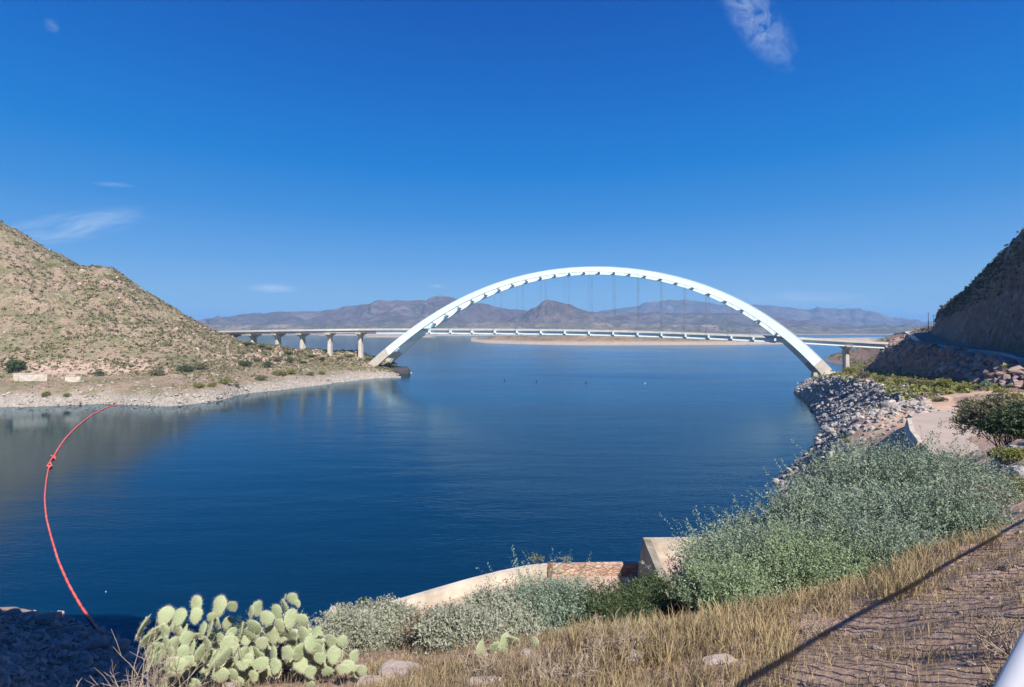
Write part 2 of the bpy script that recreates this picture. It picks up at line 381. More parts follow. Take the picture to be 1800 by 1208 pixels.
# ---------------------------------------------------------------- right bank, road bench and cliff
#      waterline       riprap top      bench           cut base        cut top          wall foot        road edge        road inner       lip              ridge            back
RB = [((66,112,-.3),  (85,100,14),    (98,98,18.5),   (116,100,21),   (128,107,24),    (138,114,23),    (139.2,113,26.4),(149,106,26.6),  (163,99,72),     (176,92,97),     (240,60,120)),
      ((93,148,-.3),  (104,133,17),   (116,130,19.5), (127,128,20.7), (140,141,23.8),  (150,150,23.2),  (151.2,149.3,26.3),(161,143,26.6),(172,134,72),    (186,127,98),    (245,95,120)),
      ((97,164,-.3),  (112,146,17.5), (122,143,19),   (133,142,20),   (145,152,25.5),  (157,162,23.5),  (158.2,161.3,27),(168,155,27.2),  (178,148,72),    (192,141,98),    (248,112,120)),
      ((110,182,-.3), (118,160,17),   (129,158,18.8), (139,157,19.6), (152,167,26),    (165,176,24),    (166.2,175.3,27.4),(176,169,27.6),(186,162,72),    (200,155,98),    (250,130,118)),
      ((131,222,-.3), (132,187,16.5), (143,189,17.8), (154,191,18),   (166,202,28.6),  (178,204,25),    (179.2,203.3,27.6),(189,197,27.9),(199,190,71),    (212,183,94),    (255,165,112)),
      ((150,262,-.3), (148,232,14.3), (160,235,15.5), (175,240,15),   (190,252,27.6),  (206,258,26.5),  (207.2,257.3,29),(217,251,29.2),  (229,245,58),    (243,240,80),    (280,225,95)),
      ((161,292,-.3), (168,282,9),    (182,282,12),   (197,282,14),   (216,288,27),    (246,313,29),    (247.2,312.3,31),(257,306,31.2),  (272,301,57),    (284,296,76),    (320,285,90)),
      ((180,318,-.3), (188,314,6.5),  (199,313,8.5),  (216,306,15),   (236,312,25.5),  (259,334,30),    (260.2,333.3,32),(271,327,32.2),  (285,325,51),    (295,321,66),    (330,312,80)),
      ((222,338,-.3), (227,335,7),    (233,333,13),   (239,331,19),   (247,336,26.5),  (277,361,32),    (278.2,360.3,33.4),(289,354,33.6),(298,352,47),    (305,349,55),    (340,345,62)),
      ((262,410,-.3), (270,406,5),    (279,402,9),    (291,400,15),   (304,404,24),    (326,418,32.5),  (327.2,417.3,33.9),(339,411,34), (346,408,40),    (354,406,44),    (390,400,50)),
      ((328,505,-.3), (338,502,5),    (348,498,9),    (359,497,15),   (372,499,22),    (398,508,33),    (399.2,507.5,34.2),(411,503,34.3),(418,500,38),   (428,498,41),    (470,494,45)),
      ((379,622,-.3), (390,622,4),    (402,620,8),    (418,619,13),   (434,620,19),    (464,622,29),    (465.2,621.5,30), (477,619,30.2), (486,617,33),   (500,615,36),    (540,610,40)),
      ((480,735,-.3), (492,735,4),    (505,733,8),    (522,733,12),   (540,734,16),    (570,738,22),    (572,737,24),    (584,735,24.5),  (595,733,28),    (610,730,32),    (660,725,36)),
      ((760,980,-.3), (775,980,4),    (790,978,8),    (805,978,12),   (820,980,14),    (850,984,18),    (852,983,20),    (864,980,21),    (880,978,26),    (900,975,30),    (960,970,34))]
rows = [[] for _ in range(12)]
for st in RB:
    w = Vector(st[0]); q = Vector(st[1]); d = (w - q); d.z = 0; d.normalize()
    rows[0].append((w.x + d.x*8, w.y + d.y*8, -7))
    for i in range(11): rows[i+1].append(st[i])
bank, bankV = loft('riverbank_terrain', rows, [3, 26, 12, 10, 22, 12, 3, 8, 44, 16, 8], 24, [.3, 1.1, 1.0, .9, 1.4, 3.0, .8, .05, .3, 4.6, 3.0, 4], .085, M['bank'],
     tr=.35, ridged=.6, vert=.15, gain=.6, gully=([0, .6, .3, .3, 1.2, 0, 0, 3.0, 3.2, 1.5], .13), label='rocky bank with a shaded cut and a steep dark cliff over the road', kind='structure')

m, nt, b = newmat('cliff_rock'); n = N(nt)
pv_ = n.scalev(n.pos(), (.35, .35, .07)); st_ = n.noise(1.0, 7, .68, pv_, 1.2); bl = n.noise(.22, 7, .7); fi = n.noise(1.4, 6, .72)
c = n.mix(n.rng(st_, .36, .62), (.58, .325, .205), (.36, .195, .125)); c = n.mix(n.rng(bl, .5, .66), c, (.60, .45, .35)); c = n.mix(n.rng(fi, .45, .72, 0, .7), c, (.10, .065, .055))
cr_ = n.voro(.28, n.scalev(n.pos(), (1, 1, .55)), 'DISTANCE_TO_EDGE'); c = n.mix(n.rng(cr_, 0, .035, .8, 0), c, (.05, .035, .03))
c = n.mix(n.rng(n.noise(.35, 5, .7), .60, .68, 0, .7), c, (.16, .16, .075))
n.put(c, b.inputs['Base Color']); b.inputs['Roughness'].default_value = .95; n.put(n.bump(n.math('ADD', fi, n.math('MULTIPLY', st_, 1.5)), 1.0, 1.6), b.inputs['Normal'])
bank.data.materials.append(m); M['cliff'] = m
_c = np.cumsum([3, 26, 12, 10, 22, 12, 3, 8, 44, 16, 8]); _r, _cc = bankV.shape[:2]; _mi = np.repeat(np.arange(_r-1), _cc-1)
bank.data.polygons.foreach_set('material_index', ((_mi >= _c[7]) | ((_mi >= _c[3]-1) & (_mi < _c[5]-6))).astype(np.int32))

# ---------------------------------------------------------------- near slope (thin plate surface through surveyed heights)
CP = [(0,0,34.2),(0,-8,35),(-10,-8,35.5),(10,-8,35),(4,2,34.1),(-6,2,34.2),(2,3.5,33.2),(5,4.5,33.3),
 (-4.5,6.4,31.2),(-2.2,6.4,31.3),(-3.6,5.2,32.05),(-1.6,5.2,32.1),(-4.6,5.3,31.9),(-3,3.6,33.0),(0,6.3,31.7),(2.3,7,31.6),(4,6,32.2),(5.2,5.7,32.8),(8.9,9,31.7),(8.4,9.5,31.5),(6.2,8,31.8),(6.3,10,30.4),(3.9,10,30.0),(1,9.5,30.1),(-2,9,30.0),(-4.5,8.5,29.5),
 (13.4,14,30.3),(20,20,29.4),(14,8,33),(25,10,33.5),(-6,11,27.5),(0,14,26),(5,15,26.3),(10,16,27),(16,20,26.2),(-5,20,20.5),(5,24,19.5),(14,28,20.5),(24,32,22.5),(-8,29,15),(0,33,14),(10,36,14.5),(20,40,16.5),(32,42,19.5),
 (-15,36,10),(0,38,12),(12,42,13),(-13,8.5,34),(-21,13.5,34),(-30,20,33.5),(-38,26,33),(-56,30,34),(-30,6,36),(-60,10,40),(-6.4,6.6,29.6),(-9,9.5,25.5),(-14,14.5,19),(-20,21,14),(-28,29,10.5),(-34,36,7),(-16,24,14),(-24,32,9),(-29,40,6),(-36,43,3.0),(-45,48,2.6),(-56,54,2.2),(-72,60,2.4),
 (-65,66,-.2),(-54,62.5,-.2),(-45,58.5,-.2),(-37,52.5,-.2),(-26,48,-.3),(-18,47,-1),(-60,78,-8),(-40,72,-8),(-15,58,-8),(0,60,-8),(12,60,-7),(25,72,-6),(45,112,-7),(-80,80,-8),(10,95,-12),
 (63,118,-.2),(57,120,-4),(52,97,0),(38,75,0),(24,59,0),(12,52,-.5),(0,48,-1),(-8,47,-1.5),(61,98,8),(72,101,14.5),(62,84,15.5),(85,82,16.4),(74,95,17.5),(50,66,14.5),(36,52,16),(92,105,19),(100,62,26),(60,40,28),
 (40,42,25),(31,31,28),(100,20,40),(45,-5,37),(55,60,20),(70,70,22),(66,87,16.5),(82,88,16.9),(90,100,17.4),(75,110,16.5),(98,90,17.6),(30,60,8),(42,70,9)]
cp = np.array(CP, float)
def U(r2): return r2*np.log(r2+1e-9)*.5
d2 = ((cp[:, None, :2]-cp[None, :, :2])**2).sum(2); K = U(d2) + np.eye(len(cp))*0.4
Pm = np.c_[np.ones(len(cp)), cp[:, :2]]; A_ = np.block([[K, Pm], [Pm.T, np.zeros((3, 3))]])
sol = np.linalg.solve(A_, np.r_[cp[:, 2], np.zeros(3)])
gx = np.unique(np.r_[np.linspace(-90, -14, 90), np.linspace(-14, 18, 260), np.linspace(18, 48, 90), np.linspace(48, 112, 110)])
gy = np.unique(np.r_[np.linspace(-10, 3, 30), np.linspace(3, 16, 150), np.linspace(16, 60, 150), np.linspace(60, 124, 90)])
GX, GY = np.meshgrid(gx, gy); XY = np.c_[GX.ravel(), GY.ravel()]
Zt = np.zeros(len(XY))
for i in range(0, len(XY), 20000):
    q = XY[i:i+20000]; Zt[i:i+20000] = U(((q[:, None]-cp[None, :, :2])**2).sum(2)) @ sol[:-3] + np.c_[np.ones(len(q)), q] @ sol[-3:]
dist = np.hypot(XY[:, 0], XY[:, 1]); P3 = np.c_[XY, Zt]
amp = np.clip((dist-2)*.06, .05, 1.6)*np.where((np.abs(XY[:, 0]-75) < 26) & (np.abs(XY[:, 1]-92) < 26), .15, 1)*np.where((XY[:, 0] < -18) & (XY[:, 1] > 35), .35, 1)
Zt += fbm(P3, .12, 5, ridged=True)*amp + fbm(P3, .9, 4, off=3)*.10 + fbm(P3, 4, 4, .6, off=5)*.06
nearV = np.c_[XY, Zt]; nF = grid_faces(len(gy), len(gx))
tag(mesh('slope_terrain', nearV, nF, M['near'], smooth=True), 'dry pinkish near slope falling to the lake', kind='structure')
# added rock blocker, out of view, shaped to shade the lower left rocks
rows = [[], [], [], [], []]
for Y, zt in ((9, 60), (13, 57), (18, 52), (23, 47), (28, 42), (32, 37), (36, 31), (39, 22), (41, 6)):
    for rw_, (k_, dy, z_) in zip(rows, ((1.035, 0, -3), (1.04, 0, zt*.6), (1.05, 0, zt), (1.5, -1, zt+1.5), (2.6, -4, zt+6))): rw_.append((-k_*Y, Y+dy, z_))
loft('added_shade_rock', rows, [10, 8, 6, 6], 8, [.15, .25, .3, .8, 1], .2, M['near'], tr=.2, bvh=False, label='added unseen rock mass that shades the lower left rocks', kind='structure')
NEAR_BVH = BVHTree.FromPolygons([tuple(v) for v in nearV], [tuple(int(i) for i in f) for f in nF]); TERR.append(NEAR_BVH)

# ---------------------------------------------------------------- far shores and mountains
def ridge(name, sil, D, amp, scale, mat, base=.80, zb=-6, mids=((.85, .10), (.92, .45)), back=1.25, nc=7, nr=(4, 10, 14, 16, 6), **tg):
    rows = [[] for _ in range(6)]
    for s in sil:
        px, py = s[:2]; d = s[2] if len(s) > 2 else D
        r_ = at(px, py, d); k = (px-900)/F; zr = r_[2]
        rows[0].append((k*d*base, d*base, zb))
        f0 = base + (mids[0][0]-base)*.35
        rows[1].append((k*d*f0, d*f0, 1.5))
        for i, (f, hz) in enumerate(mids): rows[2+i].append((k*d*f, d*f, zr*hz))
        rows[4].append(tuple(r_)); rows[5].append((k*d*back, d*back, zr*.4))
    a = [.02*amp, .05*amp, .4*amp, amp, .22*amp, amp]
    return loft(name, rows, list(nr), nc, a, scale, mat, tr=.8, ridged=.75, vert=.4, bvh=False, kind='structure', gain=.6, gully=([0, .1*amp, .5*amp, .8*amp, .35*amp, 0], scale*1.6), **tg)
ridge('distant_mountains', [(1000,572),(1080,548),(1128,541),(1138,537),(1165,535),(1188,531),(1212,532),(1250,538),(1270,542),(1300,544),(1330,541),(1362,543),(1400,546),(1440,548),(1478,548),(1500,548),(1522,552),(1545,558),(1570,566),(1600,573),(1640,577),(1800,578),(2100,576)], 9500, 150, .0012, M['mount'], base=.7, mids=((.78,.12),(.9,.6)), label='hazy blue mountain range beyond the right half of the lake')
ridge('mountain_ridge', [(-200,560),(150,566),(345,567),(375,562),(405,561),(440,556),(470,553),(530,551),(572,550),(592,547),(605,542),(625,540),(648,537),(662,532),(690,533),(704,532),(745,531),(757,526),(770,523),(790,526),(802,529),(835,535),(855,538),(880,545),(905,548),(940,550),(1000,552),(1100,552),(1180,553),(1300,556),(1400,566),(1520,577),(1600,583),(1700,586)], 6000, 90, .0022, M['mount'], base=.72, mids=((.78,.15),(.9,.45)), label='long mauve mesa ridge beyond the lake')
ridge('mountain_butte', [(850,585),(880,572),(905,560),(925,552),(934,545),(945,541),(955,531),(962,528),(975,531),(1000,537),(1010,541),(1025,547),(1050,556),(1090,566),(1130,578),(1160,585)], 4700, 40, .004, M['mount'], base=.86, mids=((.9,.12),(.955,.5)), back=1.12, nc=10, label='flat topped brown butte in the middle of the skyline')
ridge('foothills', [(-200,578),(200,575),(400,572),(480,572),(560,571),(640,573),(720,569),(800,571),(880,568),(960,570),(1040,569),(1120,571),(1200,572),(1262,574),(1320,578),(1400,578),(1500,580),(1620,577),(1800,574),(2100,572)], 4300, 34, .0075, M['foot'], base=.86, mids=((.90,.2),(.95,.55)), back=1.3, nc=16, nr=(3, 8, 14, 16, 5), label='low brown foothills along the far shore')
ridge('peninsula', [(828,597.2,1900),(850,594,1700),(880,591.5,1600),(930,590,1500),(985,589.5,1450),(1040,589,1430),(1110,590,1430),(1200,591,1430),(1280,593,1460),(1330,594,1500),(1390,596,1560),(1450,597,1700),(1520,597.5,1900),(1560,598,1950)], 1500, 5, .02, M['sand'], base=.83, zb=-3, mids=((.9,.42),(.95,.75)), back=1.2, nc=12, label='low sandy peninsula with scrub behind the bridge')
ridge('sandbar', [(640,592.4),(662,591.3),(700,590.9),(740,591.2),(766,592.6)], 2700, 1.0, .02, M['sand'], base=.93, zb=-2, mids=((.95,.5),(.98,.9)), back=1.06, nc=10, label='thin pale sandbar behind the left leg of the arch')
ridge('far_shore', [(560,589.6),(620,588.2),(700,587),(790,586.6),(840,587.2),(900,587),(960,588.5)], 3600, 3, .01, M['sand'], base=.93, zb=-2, mids=((.95,.4),(.98,.8)), back=1.06, nc=10, label='low grey far shore seen under the bridge deck')

# ---------------------------------------------------------------- the bridge
M['steel'] = simple('pale_steel', (.69, .79, .80), .45, .05, .15)
M['conc'] = simple('bridge_concrete', (.52, .47, .40), .85, .14, .25, bump=.3)
M['deck'] = simple('deck_concrete', (.52, .49, .45), .8, .10, .3)
M['asph'] = simple('asphalt', (.06, .06, .06), .9, .2, .5)
M['cable'] = simple('hanger_steel', (.16, .18, .20), .5, .05, 1)
Lb = np.array((-111., 408.)); u = np.array((.9645, -.2642)); v = np.array((.2642, .9645))
def BP(t, w, z): q = Lb + u*t + v*w; return Vector((q[0], q[1], z))
ts = np.array([-5.2, 14, 22.4, 46.7, 70.2, 93, 115.1, 157.3, 179.5, 197.1, 234.7, 270.2, 300.2, 321.6]); zs = np.array([7.8, 22.1, 29.4, 44.8, 58.1, 67.1, 73.8, 80.0, 80.5, 79.3, 71.0, 55.1, 35.3, 13.0])
tn = (ts-160)/165; pf = np.polyfit(tn, zs, 6)
def ztop(t): return float(np.polyval(pf, (t-160)/165))
# arc-length-ish parameter stations with normals
T = np.linspace(-7.5, 323.5, 121); Zc = np.array([ztop(t) for t in T])
sl = np.gradient(Zc, T); nx = sl/np.hypot(1, sl); nz_ = -1/np.hypot(1, sl)      # inward normal (down / toward the middle)
dep = 3.3 + 2.9*np.abs((T-160)/165)**2.2
br = empty('arch_bridge', BP(160, 10, 0)); tag(br, 'long pale steel arch bridge carrying a road deck over the lake', 'bridge')
inv = Matrix.Translation(-Vector(br.location))
def bpart(mb, name, mat, parent=None, label=None, smooth=False):
    par = parent or br; off = Vector(br.location)
    mb.v = [(x-off.x, y-off.y, z-off.z) for x, y, z in mb.v]
    o = mb.build(name, mat, par, smooth)
    if label: o['label'] = label
    return o
def arcpt(i, w, frac):   # frac 0 top edge .. 1 bottom edge
    return BP(T[i] + nx[i]*dep[i]*frac, w, Zc[i] + nz_[i]*dep[i]*frac)
iL = int(np.argmax(T > 9.5)); iR = int(np.argmax(T > 316.5)) 
for w0 in (0.0, 20.0):
    mb = MB(); mb.sweep([[arcpt(i, w0-.9, 0), arcpt(i, w0+.9, 0), arcpt(i, w0+.9, 1), arcpt(i, w0-.9, 1)] for i in range(iL, iR+1)])
    rib = bpart(mb, 'arch_rib', M['steel'])
    mb = MB()   # flange lips and splice plates
    for e, s in ((0, -1), (1, 1)):
        mb.sweep([[arcpt(i, w0-1.02, e) , arcpt(i, w0+1.02, e), arcpt(i, w0+1.02, e+s*.045), arcpt(i, w0-1.02, e+s*.045)] for i in range(iL, iR+1)])
    bpart(mb, 'flange', M['steel'], None)
    for a, b2 in ((0, iL), (iR, len(T)-1)):
        mb = MB(); e = .04
        mb.sweep([[arcpt(i, w0-1.25, -e), arcpt(i, w0+1.25, -e), arcpt(i, w0+1.25, 1+e), arcpt(i, w0-1.25, 1+e)] for i in range(a, b2+1)])
        i0 = 0 if a == 0 else len(T)-1; c = arcpt(i0, w0, .5)
        bpart(mb, 'arch_foot', M['conc'])
        mb = MB(); q = c
        t_ = T[i0]; zz = c.z
        mb.sweep([[BP(t_ + sx*lx, w0 + sy*3.0*g, z) for sx, sy in ((-1,-1),(1,-1),(1,1),(-1,1))] for z, lx, g in ((zz-16, 6.5, 1.1), (zz-1.0, 5.0, 1.0), (zz+.6, 4.0, .9))])
        bpart(mb, 'thrust_block', M['conc'])
# bracing between the ribs
ip = list(range(iL, iR+1, 4))
for a, b2 in zip(ip[:-1], ip[1:]):
    mb = MB()
    tm = .5*(T[a]+T[b2])
    clear = ztop(tm) - 3 < 44 and ztop(tm) > 27     # the road passes here
    w_ = .55
    up_ = (0, 0, 1)
    mb.bar(arcpt(a, .9, .5), arcpt(a, 19.1, .5), 1.1, 1.5)
    if not clear:
        m_ = (arcpt(a, 10, .5)); 
        mb.bar(arcpt(b2, .9, .5), m_, w_); mb.bar(arcpt(b2, 19.1, .5), m_, w_)
        mb.bar(arcpt(a, .9, .15), arcpt(a, 19.1, .15), .5)
    bpart(mb, 'cross_brace', M['steel'])
# deck centre line: curved approach on the left, straight over the lake
pier_px = [634, 580, 532, 489, 446, 410]
C0 = Lb + v*10
def hit(px, base=C0, d=u):
    k = (px-900)/F; t = (k*base[1]-base[0])/(d[0]-k*d[1]); return t
piers = [C0 + u*hit(634)]
for px in pier_px[1:]:
    k = (px-900)/F; a_ = k*k+1; q = piers[-1]; b_ = -2*(k*q[0]+q[1]); c_ = q@q - 25.0**2
    dsc = max(0, b_*b_-4*a_*c_); Y = (-b_+math.sqrt(dsc))/(2*a_); cand = np.array((k*Y, Y))
    piers.append(cand)
dirl = (piers[-1]-piers[-3]); dirl /= np.linalg.norm(dirl)
ctrl = [piers[-1]+dirl*75, piers[-1]+dirl*35] + piers[::-1] + [C0+u*t for t in (20, 60, 100, 140, 180, 220, 260, 300)] + [C0+u*t for t in (hit(1487), 362, 372)]
prof_px = [300, 383, 505, 625, 700, 800, 900, 1000, 1100, 1200, 1300, 1411, 1487, 1559, 1600]; prof_y = [584.5, 582, 579.6, 578, 577.5, 577.6, 578, 579, 580.8, 584, 588, 593.5, 598, 602, 604.5]
dc = resample(np.array(ctrl), 8, .95)
def dz(q):
    px = 900+F*q[0]/q[1]; return H + (HY-np.interp(px, prof_px, prof_y))/F*(q[1]-7)
dzs = np.array([dz(q) for q in dc]); 
for _ in range(3): dzs[1:-1] = (dzs[:-2]+dzs[1:-1]*2+dzs[2:])/4
dt = np.gradient(dc, axis=0); dt /= np.linalg.norm(dt, axis=1)[:, None]; dn = np.c_[-dt[:, 1], dt[:, 0]]   # points away from the camera side
dn *= np.where((dn[:, 1:2] < 0), -1, 1)
sec = lambda i, w, h: Vector((dc[i][0]+dn[i][0]*w, dc[i][1]+dn[i][1]*w, dzs[i]+h))
def strip(w0, w1, h0, h1, i0=0, i1=None):
    mb = MB(); mb.sweep([[sec(i, w0, h0), sec(i, w1, h0), sec(i, w1, h1), sec(i, w0, h1)] for i in range(i0, (i1 or len(dc)-1)+1)]); return mb
dk = bpart(strip(-7.2, 7.2, -1.45, -1.05), 'deck', M['deck'])
bpart(strip(-6.75, 6.75, -1.046, -1.0), 'roadway', M['asph'])
bpart(strip(-7.2, -6.8, -1.05, 0), 'parapet', M['deck']); bpart(strip(6.8, 7.2, -1.05, 0), 'parapet', M['deck'])
iA = int(np.argmin(abs(((dc-C0)@u)-2)))
for w_ in (-5.9, 5.2):
    bpart(strip(w_, w_+.7, -4.1, -1.45, iA), 'girder', M['steel'])
    bpart(strip(w_, w_+.7, -3.3, -1.45, 0, iA), 'girder', M['deck'])
for w_ in (-2, 1.4): bpart(strip(w_, w_+.5, -3.2, -1.45), 'girder', M['deck'])
fb_px = [755, 792, 830, 870, 909, 951, 993, 1035.5, 1078, 1121, 1163, 1205, 1245.5, 1285.5, 1324, 1362]
def dkz(t): q = C0+u*t; return dz(q)
for px in fb_px:
    k = (px-900)/F; base = Lb + v*2.0; t = (k*base[1]-base[0])/(u[0]-k*u[1]); zd = dkz(t)
    mb = MB(); mb.sweep([[BP(t-.55, w, z) for w, z in ((.8, zd-1.5), (.8, zd-3.2), (3.2, zd-4.6), (16.8, zd-4.6), (19.2, zd-3.2), (19.2, zd-1.5))], [BP(t+.55, w, z) for w, z in ((.8, zd-1.5), (.8, zd-3.2), (3.2, zd-4.6), (16.8, zd-4.6), (19.2, zd-3.2), (19.2, zd-1.5))]])
    bpart(mb, 'floor_beam', M['steel'])
    for w in (0.9, 19.1):
        mb = MB(); za = ztop(t)-3.6
        if za - zd < 3: continue
        for s in (-.42, .42): mb.tube([BP(t+s, w, zd-2.2), BP(t+s, w, za)], .065, 6)
        bpart(mb, 'hanger', M['cable'])
# piers with hammerhead caps
def pier(q, idx, wbase):
    i = int(np.argmin(((dc-q)**2).sum(1))); zt = dzs[i]-3.35; gz = ground(q[0], q[1]) - 2
    P = lambda a, w, z: Vector((dc[i][0]+dt[i][0]*a+dn[i][0]*w, dc[i][1]+dt[i][1]*a+dn[i][1]*w, z))
    mb = MB(); c8 = lambda a, w, z, e=.5: [P(x, y, z) for x, y in ((-a, -w+e), (-a+e, -w), (a-e, -w), (a, -w+e), (a, w-e), (a-e, w), (-a+e, w), (-a, w-e))]
    mb.sweep([c8(1.5*wbase, 2.6, gz), c8(1.25*wbase, 2.4, zt-3.2)]); col = bpart(mb, 'pier', M['conc'])
    mb = MB(); mb.sweep([c8(1.3*wbase, 2.45, zt-3.2), c8(1.9*wbase, 4.4, zt-1.6), c8(2.5*wbase, 6.6, zt-1.1), c8(2.5*wbase, 6.8, zt)]); bpart(mb, 'pier_cap', M['conc'], col)
for i, q in enumerate(piers): pier(q, i, 1.0)
pier(C0+u*hit(1487), 9, .95)
# abutment at the right hand end
qa = len(dc)-1; mb = MB(); P = lambda a, w, z: Vector((dc[qa][0]+dt[qa][0]*a+dn[qa][0]*w, dc[qa][1]+dt[qa][1]*a+dn[qa][1]*w, z))
mb.sweep([[P(a, w, z) for a, w in ((-6, -7.1), (3, -7.1), (3, 7.1), (-6, 7.1))] for z in (12, dzs[qa]-1.5)]); bpart(mb, 'abutment', M['conc'])
# ---------------------------------------------------------------- placing helpers
def nearz(x, y):
    x = np.atleast_1d(np.asarray(x, float)); y = np.atleast_1d(np.asarray(y, float)); Zg = nearV[:, 2].reshape(len(gy), len(gx))
    i = np.clip(np.searchsorted(gx, x)-1, 0, len(gx)-2); j = np.clip(np.searchsorted(gy, y)-1, 0, len(gy)-2)
    a = (x-gx[i])/(gx[i+1]-gx[i]); b = (y-gy[j])/(gy[j+1]-gy[j])
    return Zg[j, i]*(1-a)*(1-b)+Zg[j, i+1]*a*(1-b)+Zg[j+1, i]*(1-a)*b+Zg[j+1, i+1]*a*b
def hitpix(px, py):
    d = Vector(((px-900)/F, 1, (HY-py)/F)).normalized(); best = None
    for t in TERR:
        h = t.ray_cast(Vector((0, 0, H)), d)
        if h[0] is not None and (best is None or h[3] < best[1]): best = (h[0], h[3])
    return best[0] if best else Vector(tuple(onz(px, py, 0)))
def rots(n, rng):
    q = rng.randn(n, 4); q /= np.linalg.norm(q, axis=1)[:, None]; w, x, y, z = q.T
    return np.stack([np.stack([1-2*(y*y+z*z), 2*(x*y-z*w), 2*(x*z+y*w)], 1), np.stack([2*(x*y+z*w), 1-2*(x*x+z*z), 2*(y*z-x*w)], 1), np.stack([2*(x*z-y*w), 2*(y*z+x*w), 1-2*(x*x+y*y)], 1)], 1)
def unit(a): return a/(np.linalg.norm(a, axis=-1, keepdims=True)+1e-9)

# foliage: shoots of paired leaflets spread through several lobes
def shoots(rng, lobes, n, slen, leaf, nl=12, up=.35, wr=.42, fill=.35):
    L = np.array(lobes, float); vol = L[:, 3]*L[:, 4]*L[:, 5]; k = rng.choice(len(L), n, p=vol**.7/np.sum(vol**.7))
    d = unit(rng.randn(n, 3)); d[:, 2] = np.where(d[:, 2] < -.25, -d[:, 2]*.6, d[:, 2]); d = unit(d)
    rr = (fill + (1-fill)*rng.rand(n)**.6)[:, None]
    p0 = L[k, :3] + d*L[k, 3:6]*rr
    dirn = unit(d*.8 + rng.randn(n, 3)*.45 + np.array((0, 0, up)))
    ln = slen*(.5+rng.rand(n))
    t = (np.arange(nl)+.7)/nl
    C = p0[:, None] + dirn[:, None]*(ln[:, None, None]*t[None, :, None])
    C[..., 2] -= (ln[:, None]*.25*t[None]**2)
    side = unit(np.cross(dirn, rng.randn(n, 3))); sgn = np.where(np.arange(nl) % 2, 1., -1.)
    ld = unit(side[:, None]*sgn[None, :, None] + dirn[:, None]*.7 + rng.randn(n, nl, 3)*.35)
    wd = unit(np.cross(ld, rng.randn(n, nl, 3))) 
    s = leaf*(.6+.8*rng.rand(n, nl))[..., None]
    a = C; b = C + ld*s*.5 + wd*s*wr*.5; c = C + ld*s; e = C + ld*s*.5 - wd*s*wr*.5
    V = np.stack([a, b, c, e], 2).reshape(-1, 3); Fq = np.arange(len(V)).reshape(-1, 4)
    return V, Fq, p0, dirn, ln
def stems(rng, base_r, tops, r0=.03, n=14, root=(0, 0, 0), wig=.12):
    """bent tapering stems from the root to points of the crown"""
    mb = MB(); tops = np.asarray(tops)
    for i in rng.choice(len(tops), min(n, len(tops)), replace=False):
        t = tops[i]; a = np.array(root) + np.array((rng.randn()*base_r, rng.randn()*base_r, -.15)); pts = []
        for s in np.linspace(0, 1, 6):
            q = a*(1-s)+t*s; q = q + np.array((0, 0, .15*np.sin(s*3.1)*np.linalg.norm(t-a))) + rng.randn(3)*wig*np.sin(s*3.14)*np.linalg.norm(t-a)*.25
            pts.append(q)
        mb.tube(pts, [r0*(1-.8*s) for s in np.linspace(0, 1, 6)], 4)
        for _ in range(3):
            j = rng.randint(2, 5); q = pts[j]; e = q + unit(rng.randn(3)+np.array((0, 0, .5)))*np.linalg.norm(t-a)*.3
            mb.tube([q, (q+e)/2+rng.randn(3)*.03, e], [r0*.4, r0*.3, r0*.1], 3)
    return mb
BARK = simple('grey_bark', (.16, .12, .095), .9, .3, 3)
DRY = simple('dry_wood', (.33, .26, .20), .9, .3, 3)
LEAF = {
 'mesq': leafmat('mesquite_leaf', [(.125, .17, .115), (.205, .275, .20), (.33, .40, .30), (.16, .205, .13)], .22),
 'mesq2': leafmat('mesquite_leaf_bright', [(.15, .21, .10), (.25, .33, .18), (.36, .45, .28), (.20, .24, .11)], .28),
 'mesq3': leafmat('mesquite_leaf_dusty', [(.17, .19, .14), (.27, .31, .235), (.36, .38, .29), (.22, .20, .12)], .2),
 'grey': leafmat('brittlebush_leaf', [(.20, .215, .15), (.30, .32, .235), (.40, .41, .32), (.25, .255, .175)], .15),
 'dark': leafmat('dark_leaf', [(.045, .07, .03), (.08, .115, .05), (.12, .155, .07)], .2),
 'yel': leafmat('creosote_leaf', [(.19, .20, .055), (.29, .29, .085), (.24, .26, .09)], .3),
 'olive': leafmat('olive_leaf', [(.12, .115, .058), (.19, .18, .095), (.26, .235, .14), (.155, .14, .08)], .2),
 'tan': leafmat('straw_leaf', [(.40, .31, .165), (.50, .40, .23), (.33, .245, .14), (.46, .35, .19)], .25),
 'dry': leafmat('dead_leaf', [(.20, .15, .10), (.28, .22, .15), (.14, .10, .07)], .15),
}
